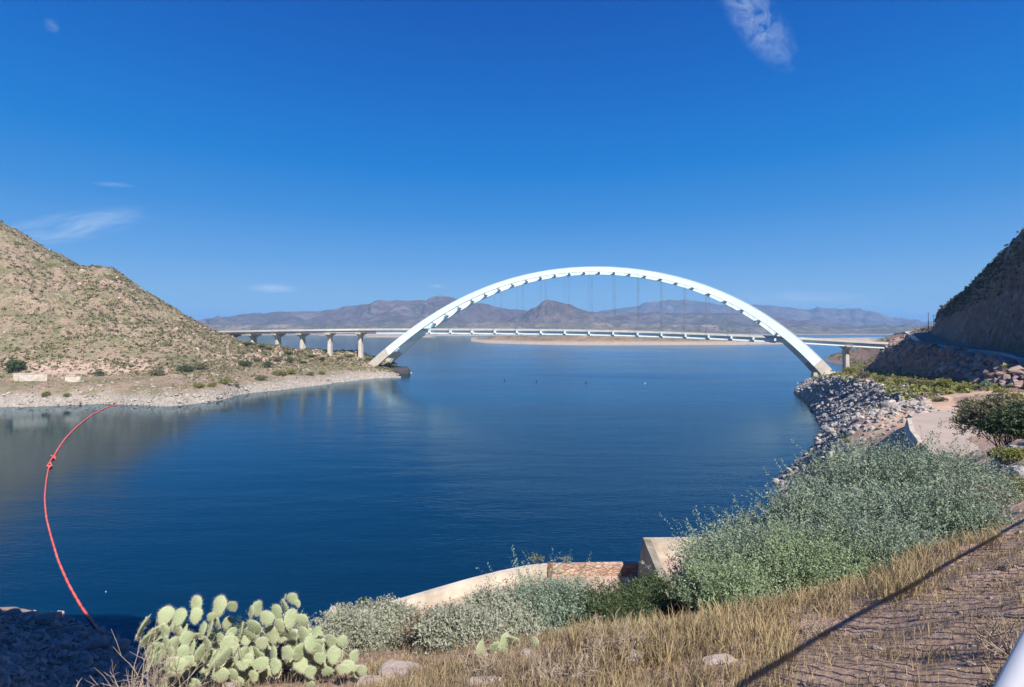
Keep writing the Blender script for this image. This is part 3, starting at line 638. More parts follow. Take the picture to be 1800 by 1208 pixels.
def bush(name, label, cat, px, D, ytop, halfw, nsh, leaf, mat, seed, group=None, base=None, slen=.38, nst=22, lob=9, wr=.42, sk=1.0, low=.12, up=.35):
    rng = np.random.RandomState(seed); X = (px-900)/F*D
    gz = float(nearz(X, D)[0]) if base is None else base
    zt = H + (HY-ytop)/F*D; h = max(.5, zt-gz); r = halfw*D/F
    root = empty(name, (X, D, gz), label=label, cat=cat, group=group)
    lobes = [(0, 0, h*.55, r*.62, r*.62*sk, h*.36)]
    for i in range(lob):
        a = 2*math.pi*(i+rng.rand()*.7)/lob; q = .62*(.7+.45*rng.rand()); lr = r*(.3+.2*rng.rand())
        zz = h*(low+.22 + .42*rng.rand()); lobes.append((math.cos(a)*r*q, math.sin(a)*r*q*sk, zz, lr, lr*sk, min(h*.3, h-zz-.05, zz*.95)))
    lobes.append((rng.randn()*r*.2, rng.randn()*r*.2, h*.78, r*.33, r*.33, h*.2))
    V, Fq, p0, dr, ln = shoots(rng, lobes, int(nsh*.92), slen, leaf*(.88 if up > .5 else 1), wr=wr, up=up, nl=16 if up > .5 else 12)
    if up > .5:      # long wisps standing out of the crown
        V2, F2, p2, _d, _l = shoots(rng, lobes, nsh//9, slen*1.9, leaf*.85, wr=wr, up=1.3, nl=26, fill=.75); Fq = np.r_[Fq, F2+len(V)]; V = np.r_[V, V2]
    k = V[:, 2].reshape(-1, 4).min(1) > .02; Fq = Fq[k]
    f = mesh('foliage', V, Fq, LEAF[mat], root)
    stems(rng, r*.12, p0, .022+.008*h, nst).build('stem', BARK if mat not in ('tan', 'dry') else DRY, root)
    return root

# ---------------------------------------------------------------- concrete works by the water
M['wallc'] = simple('old_concrete', (.50, .435, .36), .9, .25, .5, bump=.5)
M['floorc'] = simple('terrace_concrete', (.42, .31, .25), .9, .16, .35, bump=.4)
M['wallshade'] = simple('shade_toned_concrete', (.30, .26, .20), .9, .35, .6, bump=.4)  # darker copy of the old concrete, side wall's shade put into the colour
M['slab'] = simple('pad_concrete', (.36, .285, .24), .9, .12, .2, bump=.3)
m, nt, b = newmat('rubble_masonry'); n = N(nt)
vd = n.voro(2.0, n.scalev(n.coord(), (1, 1, 2.6)), 'DISTANCE_TO_EDGE'); vc = n.voro(2.0, n.scalev(n.coord(), (1, 1, 2.6)), 'F1', 1)
bw = n.new('ShaderNodeRGBToBW'); nt.links.new(vc, bw.inputs[0])
cc = n.mix(n.rng(bw.outputs[0], .2, .8), (.36, .21, .155), (.52, .38, .29)); cc = n.mix(n.rng(vd, .0, .06), (.14, .085, .06), cc)
n.put(cc, b.inputs['Base Color']); b.inputs['Roughness'].default_value = .9; n.put(n.bump(n.rng(vd, 0, .1), .8, .08), b.inputs['Normal'])
M['masonry'] = m
edge_px = [(592, 1081), (664, 1063), (740, 1041), (820, 1018), (880, 1003), (930, 993), (962, 990)]
edge = [onz(px, py, 15.0)[:2] for px, py in edge_px]; mas = [onz(px, py, 15.0)[:2] for px, py in ((968, 989.5), (1000, 989), (1060, 988), (1122, 987))]
allp = edge + mas
tr_ = empty('waterside_terrace', (allp[5][0], allp[5][1], 14), label='low concrete terrace with a curved parapet wall above the near water', cat='terrace')
off = np.array(tr_.location)
def wallstrip(name, pts, z0, z1, th, mat, parent, lip=0.0):
    mb = MB(); P = np.array(pts); t = np.gradient(P, axis=0); t = unit(t); nn = np.c_[t[:, 1], -t[:, 0]]; nn *= np.where(nn[:, 1:2] > 0, -1, 1)  # toward the camera
    o3 = np.array(parent.location) if parent else np.zeros(3)
    rings = []
    for p, q in zip(P, nn):
        a = p; c = p + q*th
        rings.append([(a[0]-o3[0], a[1]-o3[1], z0-o3[2]), (c[0]-o3[0], c[1]-o3[1], z0-o3[2]), (c[0]-o3[0], c[1]-o3[1], z1-o3[2]), (a[0]-o3[0], a[1]-o3[1], z1-o3[2])])
    mb.sweep(rings); return mb.build(name, mat, parent)
wallstrip('parapet', resample(edge, 4), -4, 15.0, .55, M['wallc'], tr_)
wallstrip('masonry_wall', mas, -4, 15.0, .55, M['masonry'], tr_)['label'] = 'stretch of parapet in reddish rubble masonry'
mb = MB(); q = edge[-1]; mb.box((q[0]-off[0]+.03, q[1]-off[1]-.75, -1), (q[0]-off[0]+.36, q[1]-off[1]+.05, 1.08)); mb.build('post', simple('rusty_post', (.20, .09, .05), .9, .3, 3), tr_)
mb = MB(); q = onz(588, 1070, 15.6); mb.sweep([[(q[0]-off[0]+sx*a, q[1]-off[1]+sy*a, z) for sx, sy in ((-1, -1), (1, -1), (1, 1), (-1, 1))] for z, a in ((-6, .7), (1.3, .5), (1.62, .35))])
mb.build('end_post', M['wallc'], tr_)
fl = [np.array(p) + np.array((0, -.5)) for p in allp]; inner = [np.array((p[0]*.80+1.0, p[1]-13.5)) for p in allp]
V = [(*(p-off[:2]), 0) for p in fl] + [(*(p-off[:2]), 0) for p in inner]; nn_ = len(fl)
floor = mesh('floor', V + [(x, y, z-2) for x, y, z in V], [(i, i+1, nn_+i+1, nn_+i) for i in range(nn_-1)] + [(nn_, nn_+nn_-1, 3*nn_+nn_-1, 3*nn_)], M['floorc'], tr_)
up = empty('upper_terrace', (12, 41, 16.4), label='raised concrete platform with a square parapet corner beside the big bush', cat='platform'); o3 = np.array(up.location)
def lb(vs): return [tuple(np.array(q)-o3) for q in vs]
mb = MB(); zt = 18.0  # front parapet (over the water) and its left return, outer faces battered
mb.add(lb([(11.35, 44.4, zt), (34, 44.9, zt), (34, 44.4, zt), (11.85, 43.9, zt), (10.4, 45.6, -4), (34, 46.0, -4), (34, 44.4, -4), (11.85, 43.9, -4)]), [(0, 3, 2, 1), (0, 1, 5, 4), (3, 7, 6, 2), (1, 2, 6, 5), (4, 5, 6, 7), (0, 4, 7, 3)])
mb.build('parapet', M['wallc'], up)
mb = MB(); mb.add(lb([(11.35, 44.396, zt-.01), (10.35, 32.0, zt-.2), (10.95, 32.0, zt-.2), (11.9, 43.9, zt-.01), (10.4, 45.5, 9), (9.3, 32.0, 9), (10.95, 32.0, 9), (11.9, 43.9, 9)]), [(0, 1, 2, 3), (0, 4, 5, 1), (2, 6, 7, 3), (1, 5, 6, 2), (0, 3, 7, 4), (4, 7, 6, 5)])
mb.build('side_wall', M['wallshade'], up)
mb = MB(); mb.add(lb([(11.9, 43.88, 16.4), (34, 44.38, 16.4), (34, 31, 16.4), (10.96, 31, 16.4), (11.9, 43.88, 15), (34, 44.38, 15), (34, 31, 15), (10.96, 31, 15)]), [(0, 3, 2, 1), (4, 5, 6, 7), (0, 1, 5, 4), (1, 2, 6, 5), (2, 3, 7, 6), (3, 0, 4, 7)]); mb.build('floor', M['floorc'], up)
# pad on the bank
zp = 20.2
pc = [onz(px, py, zp) for px, py in ((1598, 737), (1612, 728), (1655, 722), (1700, 716), (1740, 716), (1765, 730), (1760, 800), (1640, 800), (1618, 778), (1603, 758))]
pd = empty('concrete_pad', pc[0], label='flat pale concrete pad on the rocky right bank', cat='concrete pad'); o3 = np.array(pd.location)
top = [tuple(q-o3) for q in pc]; bot = [(x*1.01, y*.995, z-3.2) for x, y, z in top]; k = len(top)
mesh('slab', top+bot, [tuple(range(k))[::-1]] + [(i, (i+1) % k, k+(i+1) % k, k+i) for i in range(k)], M['slab'], pd)
mb = MB(); P4 = [pc[8], pc[9], pc[0]]; mb.sweep([[tuple(p-o3+np.array((dx, 0, dz_))) for dx, dz_ in ((-.9, -1.5), (.35, -1.5), (.35, .22), (-.35, .22))] for p in P4]); mb.build('kerb', M['wallc'], pd)

# ---------------------------------------------------------------- road and its retaining wall
wf = np.array([st[5] for st in RB]); wr_ = np.array([st[6] for st in RB]); ci = np.array([st[7] for st in RB])
def dens(A): return resample(A, 12)
E_, I_ = dens(wr_), dens(ci)
V = []; 
for a, c in zip(E_, I_):
    V += [tuple(a*.97+c*.03+np.array((0, 0, .22))), tuple(a*.12+c*.88+np.array((0, 0, .24)))]
nr_ = len(E_); road = mesh('road', V, [(2*i, 2*i+1, 2*i+3, 2*i+2) for i in range(nr_-1)], simple('road_asphalt', (.15, .125, .115), .9, .1, .3), smooth=True); tag(road, 'narrow road cut along the foot of the dark cliff', kind='structure')
M['barrier'] = simple('grey_barrier', (.50, .46, .42), .85, .12, .35)
rw = empty('retaining_wall', tuple(wf[4]), label='long grey concrete retaining wall curving below the cliff road', cat='retaining wall'); o3 = np.array(rw.location)
Wf = dens(wf); dirc = unit((E_-Wf)*np.array((1, 1, 0)))
mb = MB(); mb.sweep([[tuple(w-o3+np.array((0, 0, -3)) - d_*.25), tuple(w-o3+d_*.5+np.array((0, 0, -3))), tuple(np.array((*(w+d_*.5)[:2], e[2]+1.05))-o3), tuple(np.array((*w[:2], e[2]+1.05))-o3)] for w, e, d_ in zip(Wf, E_, dirc)])
mb.build('wall', M['barrier'], rw)
mb = MB(); mb.sweep([[tuple(np.array((*(w-d_*.09)[:2], e[2]+1.05))-o3), tuple(np.array((*(w+d_*.59)[:2], e[2]+1.05))-o3), tuple(np.array((*(w+d_*.59)[:2], e[2]+1.22))-o3), tuple(np.array((*(w-d_*.09)[:2], e[2]+1.22))-o3)] for w, e, d_ in zip(Wf, E_, dirc)])
mb.build('coping', M['deck'], rw)
# utility poles where the road leaves the cliff
for i, (px, yt, yb, D, lab) in enumerate(((1632, 549, 584, 352, 'taller wooden utility pole at the end of the cliff road'), (1641.5, 553, 584, 372, 'shorter wooden utility pole just right of the taller one'))):
    a = at(px, yb, D); c = at(px, yt, D); e = empty('utility_pole', tuple(a), label=lab, cat='utility pole', group='utility poles by the road')
    mb = MB(); hh = c[2]-a[2]; mb.tube([(0, 0, -3), (0, 0, hh*.5), (0, 0, hh)], [.24, .2, .15], 8); mb.build('pole', BARK, e)
    mb = MB(); mb.box((-1.1, -.08, hh-1.0), (1.1, .08, hh-.82)); mb.build('crossarm', BARK, e)
# old foundations on the far left shore
for (px, py, D, w, hh, lab, nm) in ((52, 686, 263, 16, 4.6, 'long pale concrete foundation wall on the left shore', 'foundation_wall'), (127, 686, 266, 7.5, 3.8, 'short pinkish concrete foundation wall on the left shore', 'foundation_wall')):
    q = at(px, py, D); gz = ground(q[0], q[1]); e = empty(nm, (q[0], q[1], gz), rz=.12, label=lab, cat='old wall')
    mb = MB(); mb.sweep([[(-w/2, 0, -3), (w/2, 0, -3), (w/2, 2.0, -3), (-w/2, 2.0, -3)], [(-w/2+.2, .3, hh*.8), (w/2, .3, hh*.7), (w/2, 2.0, hh*.7), (-w/2+.2, 2.0, hh*.8)]]); mb.build('wall', M['wallc'], e)
    mb = MB(); mb.box((-w/2-.1, .15, hh*.8), (w*.15, 2.1, hh*.8+.35)); mb.build('coping', M['wallc'], e)

# ---------------------------------------------------------------- debris boom and buoys
M['boom'] = simple('faded_red_plastic', (.58, .05, .04), .5, .22, .25, col2=(.64, .17, .13))
def boom(pts, lab, r):
    P = resample(np.array([onz(px, py, 0.12) for px, py in pts]), 40)
    d = np.r_[0, np.cumsum(np.linalg.norm(np.diff(P, axis=0), axis=1))]; L = d[-1]; nseg = int(L/.5); s = np.linspace(0, L, nseg)
    Q = np.c_[np.interp(s, d, P[:, 0]), np.interp(s, d, P[:, 1]), np.full(nseg, .1)]
    Q[:, 0] += np.sin(s*.11)*.05
    rr = [r*(1.0 if (i % 6) else .5) for i in range(nseg)]
    e = empty('debris_boom', Q[0], label=lab, cat='debris boom', group='red floating booms'); mb = MB(); mb.tube([tuple(q-Q[0]) for q in Q], rr, 8); mb.build('float', M['boom'], e, True)
    return e
b1 = boom([(207, 711), (186, 717), (160, 731), (135, 750), (115, 771), (100, 793), (93, 806)], 'upper red floating boom running in to the left shore', .25)
b2 = boom([(86, 818), (81, 845), (79, 875), (82, 910), (90, 945), (102, 985), (120, 1025), (143, 1065), (168, 1100), (197, 1134)], 'lower red floating boom curving down to the near shaded rocks', .15)
mb = MB(); o3 = onz(90, 811, .3)
for (ax, ay, bx, by) in ((93, 803, 88, 812), (88, 812, 91, 819), (91, 819, 83, 819), (83, 819, 88, 812), (97, 803, 90, 801), (93, 803, 97, 806), (91, 819, 86, 822)):
    mb.tube([tuple(onz(ax, ay, .35)-o3), tuple(onz(bx, by, .35)-o3)], .2, 6)
tag(mb.build('boom_coupling', M['boom']), 'tangled red coupling joining the two floating booms', 'coupling').location = tuple(o3)
buoy_m = simple('white_buoy', (.7, .7, .68), .5, .1, 1)
dark_m = simple('dark_buoy', (.03, .035, .04), .6, .1, 1)
for px, py, mt, lab in ((887, 669, dark_m, 'leftmost tiny dark buoy floating below the bridge'), (943, 671, dark_m, 'tiny dark buoy second from left below the bridge'), (1030, 673, dark_m, 'tiny dark buoy floating in mid lake under the arch crown'), (1134, 674, buoy_m, 'tiny white buoy floating right of mid lake'), (1402, 674, buoy_m, 'tiny white buoy near the right bank'), (186, 1041, buoy_m, 'tiny pale float beside the lower red boom')):
    q = onz(px, py, 0); s_ = q[1]/330*(.55 if mt is buoy_m else 1)
    e = empty('buoy', tuple(q), label=lab, cat='buoy', group='buoys on the lake'); mb = MB()
    mb.tube([(0, 0, -.3*s_), (0, 0, .1*s_), (0, 0, .7*s_), (0, 0, 1.0*s_)], [.35*s_, .45*s_, .38*s_, .1*s_], 8); mb.build('float', mt, e)
    mb = MB(); mb.tube([(0, 0, .9*s_), (0, 0, 1.5*s_)], .09*s_, 5); mb.build('mast', mt, e)

# ---------------------------------------------------------------- railing beside the camera
M['rail'] = simple('galvanised_pipe', (.55, .54, .55), .35, .08, 4, metal=.35)
ra = np.array((1.245, 1.275)); rd_ = np.array((.795, .606))
rl = empty('railing', (ra[0], ra[1], 34.1), label='galvanised pipe railing with thin balusters in the lower right corner', cat='railing'); o3 = np.array(rl.location)
zr = lambda k: 35.12 if k < 2 else 35.12 - (k-2)*.115
ks = list(np.linspace(-2.6, 15, 60)); RP = lambda k, z: (ra[0]+rd_[0]*k-o3[0], ra[1]+rd_[1]*k-o3[1], z-o3[2])
mb = MB(); mb.tube([RP(k, zr(k)) for k in ks], .026, 12); mb.build('top_rail', M['rail'], rl, True)
mb = MB(); mb.tube([RP(k, zr(k)-.92) for k in ks], .02, 10); mb.build('bottom_rail', M['rail'], rl, True)
for k in np.arange(-2.5, 15, 2.5):
    g = float(nearz(ra[0]+rd_[0]*k, ra[1]+rd_[1]*k)[0]) - .3
    mb = MB(); mb.tube([RP(k, min(g, zr(k)-1.1)), RP(k, zr(k))], .024, 10); mb.build('post', M['rail'], rl, True)
for i in range(96):
    k = .1 + i*.155
    mb = MB(); mb.tube([RP(k, zr(k)-.92), RP(k, zr(k))], .013, 6); mb.build('baluster', M['rail'], rl, True)

# ---------------------------------------------------------------- rocks
def rockmat(name, cols):
    m, nt, b = newmat(name); n = N(nt); ri = n.new('ShaderNodeNewGeometry').outputs['Random Per Island']
    cr = n.new('ShaderNodeValToRGB'); nt.links.new(ri, cr.inputs[0]); el = cr.color_ramp.elements
    while len(el) < len(cols): el.new(.5)
    for i, c in enumerate(cols): el[i].position = i/(len(cols)-1); el[i].color = (*c, 1)
    c = n.mix(n.rng(n.noise(3.0, 6, .7), .4, .75, 0, .5), cr.outputs[0], tuple(x*.45 for x in cols[0]))
    n.put(c, b.inputs['Base Color']); b.inputs['Roughness'].default_value = .9; n.put(n.bump(n.noise(5.0, 6, .7), .6, .1), b.inputs['Normal']); return m
M['rip'] = rockmat('riprap_rock', [(.29, .26, .235), (.41, .37, .335), (.20, .18, .17), (.50, .46, .42), (.33, .26, .21), (.36, .35, .345), (.15, .135, .13)])
M['rockn'] = rockmat('near_rock', [(.33, .25, .215), (.27, .20, .17), (.38, .31, .27)])
M['rockd'] = rockmat('dark_rock', [(.33, .27, .245), (.40, .34, .31), (.24, .20, .18)])
CUBE = np.array([(x, y, z) for x in (-1, 1) for y in (-1, 1) for z in (-1, 1)], float)*.62
CUBE = np.r_[CUBE, np.array([(1, 0, 0), (-1, 0, 0), (0, 1, 0), (0, -1, 0), (0, 0, 1), (0, 0, -1)], float)*.92]
CF = []
for ax, cn in ((0, (8, 9)), (1, (10, 11)), (2, (12, 13))):
    for s, ci_ in ((1, cn[0]), (0, cn[1])):
        idx = [i for i in range(8) if ((i >> (2-ax)) & 1) == s]; o_ = [idx[0], idx[1], idx[3], idx[2]]
        CF += [(o_[j], o_[(j+1) % 4], ci_) for j in range(4)]
CF = np.array(CF)
def rocks(P, size, rng, flat=.75):
    n = len(P); V = CUBE[None]*(1+.33*rng.randn(n, 14, 1)*.5) + rng.randn(n, 14, 3)*.07
    V = V*np.c_[.7+.6*rng.rand(n), .7+.6*rng.rand(n), flat*(.6+.5*rng.rand(n))][:, None]
    V = np.einsum('nij,nkj->nki', rots(n, rng), V); V[..., 2] *= .85
    V = V*np.asarray(size)[:, None, None] + P[:, None]
    return V.reshape(-1, 3), (CF[None] + (np.arange(n)*14)[:, None, None]).reshape(-1, 3)
rng = np.random.RandomState(5)
def scatter(poly_st, n, rng):
    """random points on quads between neighbouring stations: rows a, b of RB"""
    a, b = poly_st; out = []
    for _ in range(n):
        i = rng.choice(len(RBW), p=RBW); s, t = rng.rand(2); A0 = np.array(RB[i][a]); A1 = np.array(RB[i+1][a]); B0 = np.array(RB[i][b]); B1 = np.array(RB[i+1][b])
        out.append((A0*(1-s)+A1*s)*(1-t)+(B0*(1-s)+B1*s)*t)
    return np.array(out)
RBW = np.array([4, 3, 3, 5, 5, 4, 3, 2.5], float); RBW /= RBW.sum()
Pq = scatter((0, 1), 7500, rng)
for i in range(len(Pq)): Pq[i, 2] = ground(Pq[i, 0], Pq[i, 1])
Q2 = []
while len(Q2) < 3500:
    x, y = rng.uniform(46, 76), rng.uniform(78, 122); z = ground(x, y)
    if -.4 < z < 12: Q2.append((x, y, z))
Pq = np.r_[Pq, Q2]; sz = .28 + .62*rng.rand(len(Pq))**2.2; sz[rng.rand(len(Pq)) < .05] *= 2.2; sz *= .9
V, Fq = rocks(Pq + np.array((0, 0, .1)), sz, rng); tag(mesh('riprap', V, Fq, M['rip']), 'loose grey and tan riprap covering the right bank', kind='stuff')
RBW = np.array([3, 3, 3, 4, 4, 4, 2, 1.5], float); RBW /= RBW.sum()
Pc = np.r_[scatter((3, 4), 900, rng), scatter((4, 5), 260, rng)]; 
for i in range(len(Pc)): Pc[i, 2] = ground(Pc[i, 0], Pc[i, 1])
V, Fq = rocks(Pc, .4+1.6*rng.rand(len(Pc))**2.5, rng, .8); tag(mesh('cut_rubble', V, Fq, rockmat('cut_rock', [(.34, .21, .17), (.24, .16, .14), (.42, .30, .24), (.20, .15, .14)])), 'reddish broken rock on the cut below the cliff road', kind='stuff')
Pm_ = []
while len(Pm_) < 3000:
    x, y = rng.uniform(60, 130), rng.uniform(84, 165); z = ground(x, y)
    if .5 < z < 19.2 and fbm(np.array([(x, y, 0)]), .12, 2)[0]+.35 > rng.rand()*.8: Pm_.append((x, y, z))
V, Fq = rocks(np.array(Pm_), .12+.5*rng.rand(3000)**2.5, rng, .6); tag(mesh('loose_stones', V, Fq, M['rip']), 'loose stones between the riprap and the pad', kind='stuff')
# rubble along the left waterline
Pl = []
for _ in range(1500):
    i = rng.randint(0, hillV.shape[1]); j = int(rng.choice([rng.randint(3, 14), rng.randint(3, 30)])); Pl.append(hillV[j, i] + rng.randn(3)*np.array((.6, .6, 0)))
Pl = np.array(Pl); sz = .25+.9*rng.rand(len(Pl))**3; V, Fq = rocks(Pl, sz, rng); tag(mesh('shore_rubble', V, Fq, rockmat('bleached_rock', [(.36, .31, .265), (.29, .245, .21), (.42, .37, .33)])), 'bleached rubble along the left waterline', kind='stuff')
def boulder(name, label, cat, P, s, mat, seed, group=None, sub=3, flat=.7, rz=None):
    rg = np.random.RandomState(seed); bm = bmesh_ico(sub); V = bm[0].copy()
    V = V/np.abs(V).max(1, keepdims=True)**.55
    V *= np.array((1, .8+.3*rg.rand(), flat)); V = V*.62; nn = fbm(V, .9, 3, off=seed*3.1)*.28 + fbm(V, 2.2, 4, ridged=True, off=seed)*.16; V = V*(1+nn[:, None])
    q = 9.0; cut = np.sin(V[:, 2]*q+V[:, 0]*2)*.015; V[:, :2] *= (1+cut[:, None])
    V = V*np.array(s); a = rg.rand()*6 if rz is None else rz; c_, s_ = math.cos(a), math.sin(a); V = V@np.array([(c_, s_, 0), (-s_, c_, 0), (0, 0, 1)])
    o = mesh(name, V, bm[1], mat); o.location = tuple(P); return tag(o, label, cat, group)
import bmesh
_ic = {}
def bmesh_ico(sub):
    if sub not in _ic:
        b_ = bmesh.new(); bmesh.ops.create_icosphere(b_, subdivisions=sub, radius=1); _ic[sub] = (np.array([v_.co[:] for v_ in b_.verts]), np.array([[v_.index for v_ in f.verts] for f in b_.faces])); b_.free()
    return _ic[sub]
# shaded boulders in the lower left corner
BL = [(82, 1093, 1.9, 'large blue grey boulder at the waterline in the lower left shade'), (52, 1086, 1.3, 'rounded boulder left of the large blue grey one'), (24, 1080, 1.2, 'leftmost boulder on the shaded waterline'), (128, 1112, 1.3, 'boulder just right of the large blue grey one'), (168, 1136, 1.5, 'pale angular boulder near the end of the red boom'), (207, 1140, 1.5, 'grey slab boulder where the red boom lands'), (100, 1138, 1.1, 'half buried boulder below the large blue grey one'),
      (60, 1125, 1.0, 'dark boulder in the shaded rubble'), (150, 1165, 1.2, 'low dark boulder under the red boom end'), (30, 1150, 1.3, 'dark boulder on the brown shaded slope'), (195, 1175, 1.0, 'small boulder beside the dead twigs')]
for i, (px, py, s_, lab) in enumerate(BL):
    h = hitpix(px, py); boulder('boulder', lab, 'boulder', (h.x, h.y, h.z+.1), (s_, s_*.9, s_*.8), M['rockd'], 40+i, 'boulders in the lower left shade', flat=.75)
Pl = []
while len(Pl) < 1500:
    px, py = rng.uniform(-60, 260), rng.uniform(1076, 1215); h = hitpix(px, py)
    if h.z > -.3 and h.y > 25: Pl.append(tuple(h))
sz = .2+.5*rng.rand(len(Pl))**2; V, Fq = rocks(np.array(Pl), sz, rng); tag(mesh('dark_rubble', V, Fq, M['rockd']), 'dark broken rubble in the lower left shade', kind='stuff')
boulder('rock_mound', 'dark shaded rock mound in the water beside the left arch foot', 'rock', (at(698, 660, 420)[0], 420, 0.6), (14, 8, 13), rockmat('deck_shade_rock', [(.05, .045, .05), (.08, .07, .07), (.04, .035, .04)]), 61, None, 4, .6, .2)  # deck shade on the mound is put into its near-black colour
# ledge and stones at the bottom
for i, (px, py, sx, sy, sz_, fl_, rz, lab) in enumerate([(715, 1188, .62, .30, .10, .4, -.3, 'broad striated pink ledge rock right of the prickly pears'), (655, 1206, .34, .22, .10, .6, -.2, 'pink ledge rock at the bottom edge beside the prickly pears'), (850, 1200, .30, .10, .06, .6, .12, 'thin pale slab in front of the dry twigs'),
      (328, 1198, .17, .14, .13, .8, .3, 'whitish stone below the left prickly pear'), (402, 1212, .12, .1, .09, .8, .3, 'small grey stone below the middle prickly pear'), (925, 1155, .12, .1, .1, .8, 1., 'small pale stone beside the small prickly pear'), (1115, 1165, .18, .14, .12, .8, 1., 'grey stone in the dry grass'), (1265, 1165, .28, .12, .06, .7, .2, 'flat grey stone on the dirt edge')]):
    h = hitpix(px, py); boulder('stone', lab, 'stone', (h.x, h.y, h.z+sz_*.3), (sx*.95, sy*.9, sz_/fl_*.75), M['rockn'], 70+i, None, 4, fl_, rz)
Pl = []
for _ in range(1500):
    x, y = rng.uniform(-5, 13), rng.uniform(3.5, 15); Pl.append((x, y, float(nearz(x, y)[0])))
sz = .012+.05*rng.rand(len(Pl))**3; V, Fq = rocks(np.array(Pl), sz, rng); tag(mesh('gravel', V, Fq, M['rockn']), 'small stones scattered over the near slope', kind='stuff')
for i, (px, py, s_, lab) in enumerate(((1722, 716, 1.1, 'white block at the back edge of the concrete pad'), (1735, 717, .9, 'grey rock beside the white block on the pad'), (1790, 806, .8, 'grey rock face at the right edge below the yellow shrub'), (1796, 850, .6, 'brown boulder at the right edge'))):
    h = hitpix(px, py); boulder('rock', lab, 'rock', (h.x, h.y, h.z+.3), (s_, s_*.8, s_*1.1), M['rip'], 90+i, None, 3, .8)

# ---------------------------------------------------------------- hillside scrub
def clumps(P, rad, rng, nl=11, flat=.75, ls=.62):
    n = len(P); d = unit(rng.randn(n, nl, 3)); d[..., 2] = np.abs(d[..., 2]); C = P[:, None] + d*np.asarray(rad)[:, None, None]*np.array((1, 1, flat*1.2))*(.35+.6*rng.rand(n, nl, 1))
    a = unit(rng.randn(n, nl, 3)); b_ = unit(np.cross(a, rng.randn(n, nl, 3))); s = (np.asarray(rad)[:, None]*ls*(.6+.7*rng.rand(n, nl)))[..., None]
    V = np.stack([C+a*s*.6, C+b_*s*.5, C-a*s*.6, C-b_*s*.5], 2).reshape(-1, 3); return V, np.arange(len(V)).reshape(-1, 4)
def scrub(name, label, VV, r0, r1, n, rlo, rhi, mat, rng, mask=None, c0=0, c1=None):
    P = []; R_, C_ = VV.shape[:2]; c1 = c1 or C_-1
    j = rng.randint(r0, min(r1, R_-1), n*3); i = rng.randint(c0, c1, n*3); a, b_ = rng.rand(2, n*3)
    Pq = VV[j, i]*(1-a)[:, None]*(1-b_)[:, None]+VV[j, i+1]*a[:, None]*(1-b_)[:, None]+VV[j+1, i]*(1-a)[:, None]*b_[:, None]+VV[j+1, i+1]*(a*b_)[:, None]
    k = fbm(Pq, .03, 3, off=2)+rng.rand(len(Pq))*.9 > (.25 if mask is None else mask)
    Pq = Pq[k & (Pq[:, 2] > 2.5)][:n]; rad = rlo+(rhi-rlo)*rng.rand(len(Pq))**2.5
    V, Fq = clumps(Pq, rad, rng); return tag(mesh(name, V, Fq, LEAF[mat]), label, kind='stuff')
HR = hillV.shape[0]
jr = rng.randint(30, HR-9, 2200); ir = rng.randint(0, hillV.shape[1]-1, 2200); Pr = hillV[jr, ir]+rng.randn(2200, 3)*.3; kr = fbm(Pr, .025, 3, off=6) > .02
V, Fq = rocks(Pr[kr], .3+1.5*rng.rand(kr.sum())**3, rng, .6); tag(mesh('hillside_rocks', V, Fq, rockmat('hill_rock', [(.42, .31, .25), (.36, .26, .21), (.47, .36, .29)])), 'loose brown rocks in patches on the left hillside', kind='stuff')
scrub('hillside_scrub', 'olive desert scrub covering the left hillside', hillV, 30, HR-9, 10500, .5, 1.8, 'olive', rng, .38)
scrub('dark_scrub', 'darker small bushes dotted over the left hillside', hillV, 38, HR-5, 2300, .5, 1.7, 'dark', rng, .45)
scrub('pale_scrub', 'pale straw tufts and grey scrub on the left hillside', hillV, 14, HR-9, 5000, .4, 1.3, 'tan', rng)
scrub('shore_scrub', 'yellowish low brush along the left shore', hillV, 17, 44, 900, .5, 1.6, 'olive', rng, .5, 200)
BRr = bankV.shape[0]
cum = np.cumsum([3, 26, 12, 10, 22, 12, 3, 8, 44, 16, 8])
scrub('cliff_scrub', 'brush along the top edge of the dark cliff', bankV, cum[7]+24, BRr-3, 3600, .6, 2.0, 'olive', rng, .2, 0, 230)
scrub('cliff_brush', 'dark brush on the cliff crest', bankV, cum[8]-10, BRr-3, 1500, .6, 2.1, 'dark', rng, .2, 0, 230)
scrub('bench_scrub', 'yellow green brush on the bench above the riprap', bankV, cum[1]-4, cum[3]+1, 2600, .4, 1.5, 'yel', rng, .2)
scrub('cut_scrub', 'low brush on the rocky ridge below the road wall', bankV, cum[3]+14, cum[4]+3, 420, .4, 1.0, 'olive', rng, .5)
scrub('riprap_weeds', 'dry weeds between the riprap stones', bankV, 12, cum[1], 600, .3, .8, 'tan', rng, .6)
scrub('far_bank_scrub', 'scrub over the bank beyond the bridge', bankV, 6, cum[7], 1500, .7, 2.2, 'olive', rng, .2, 200)

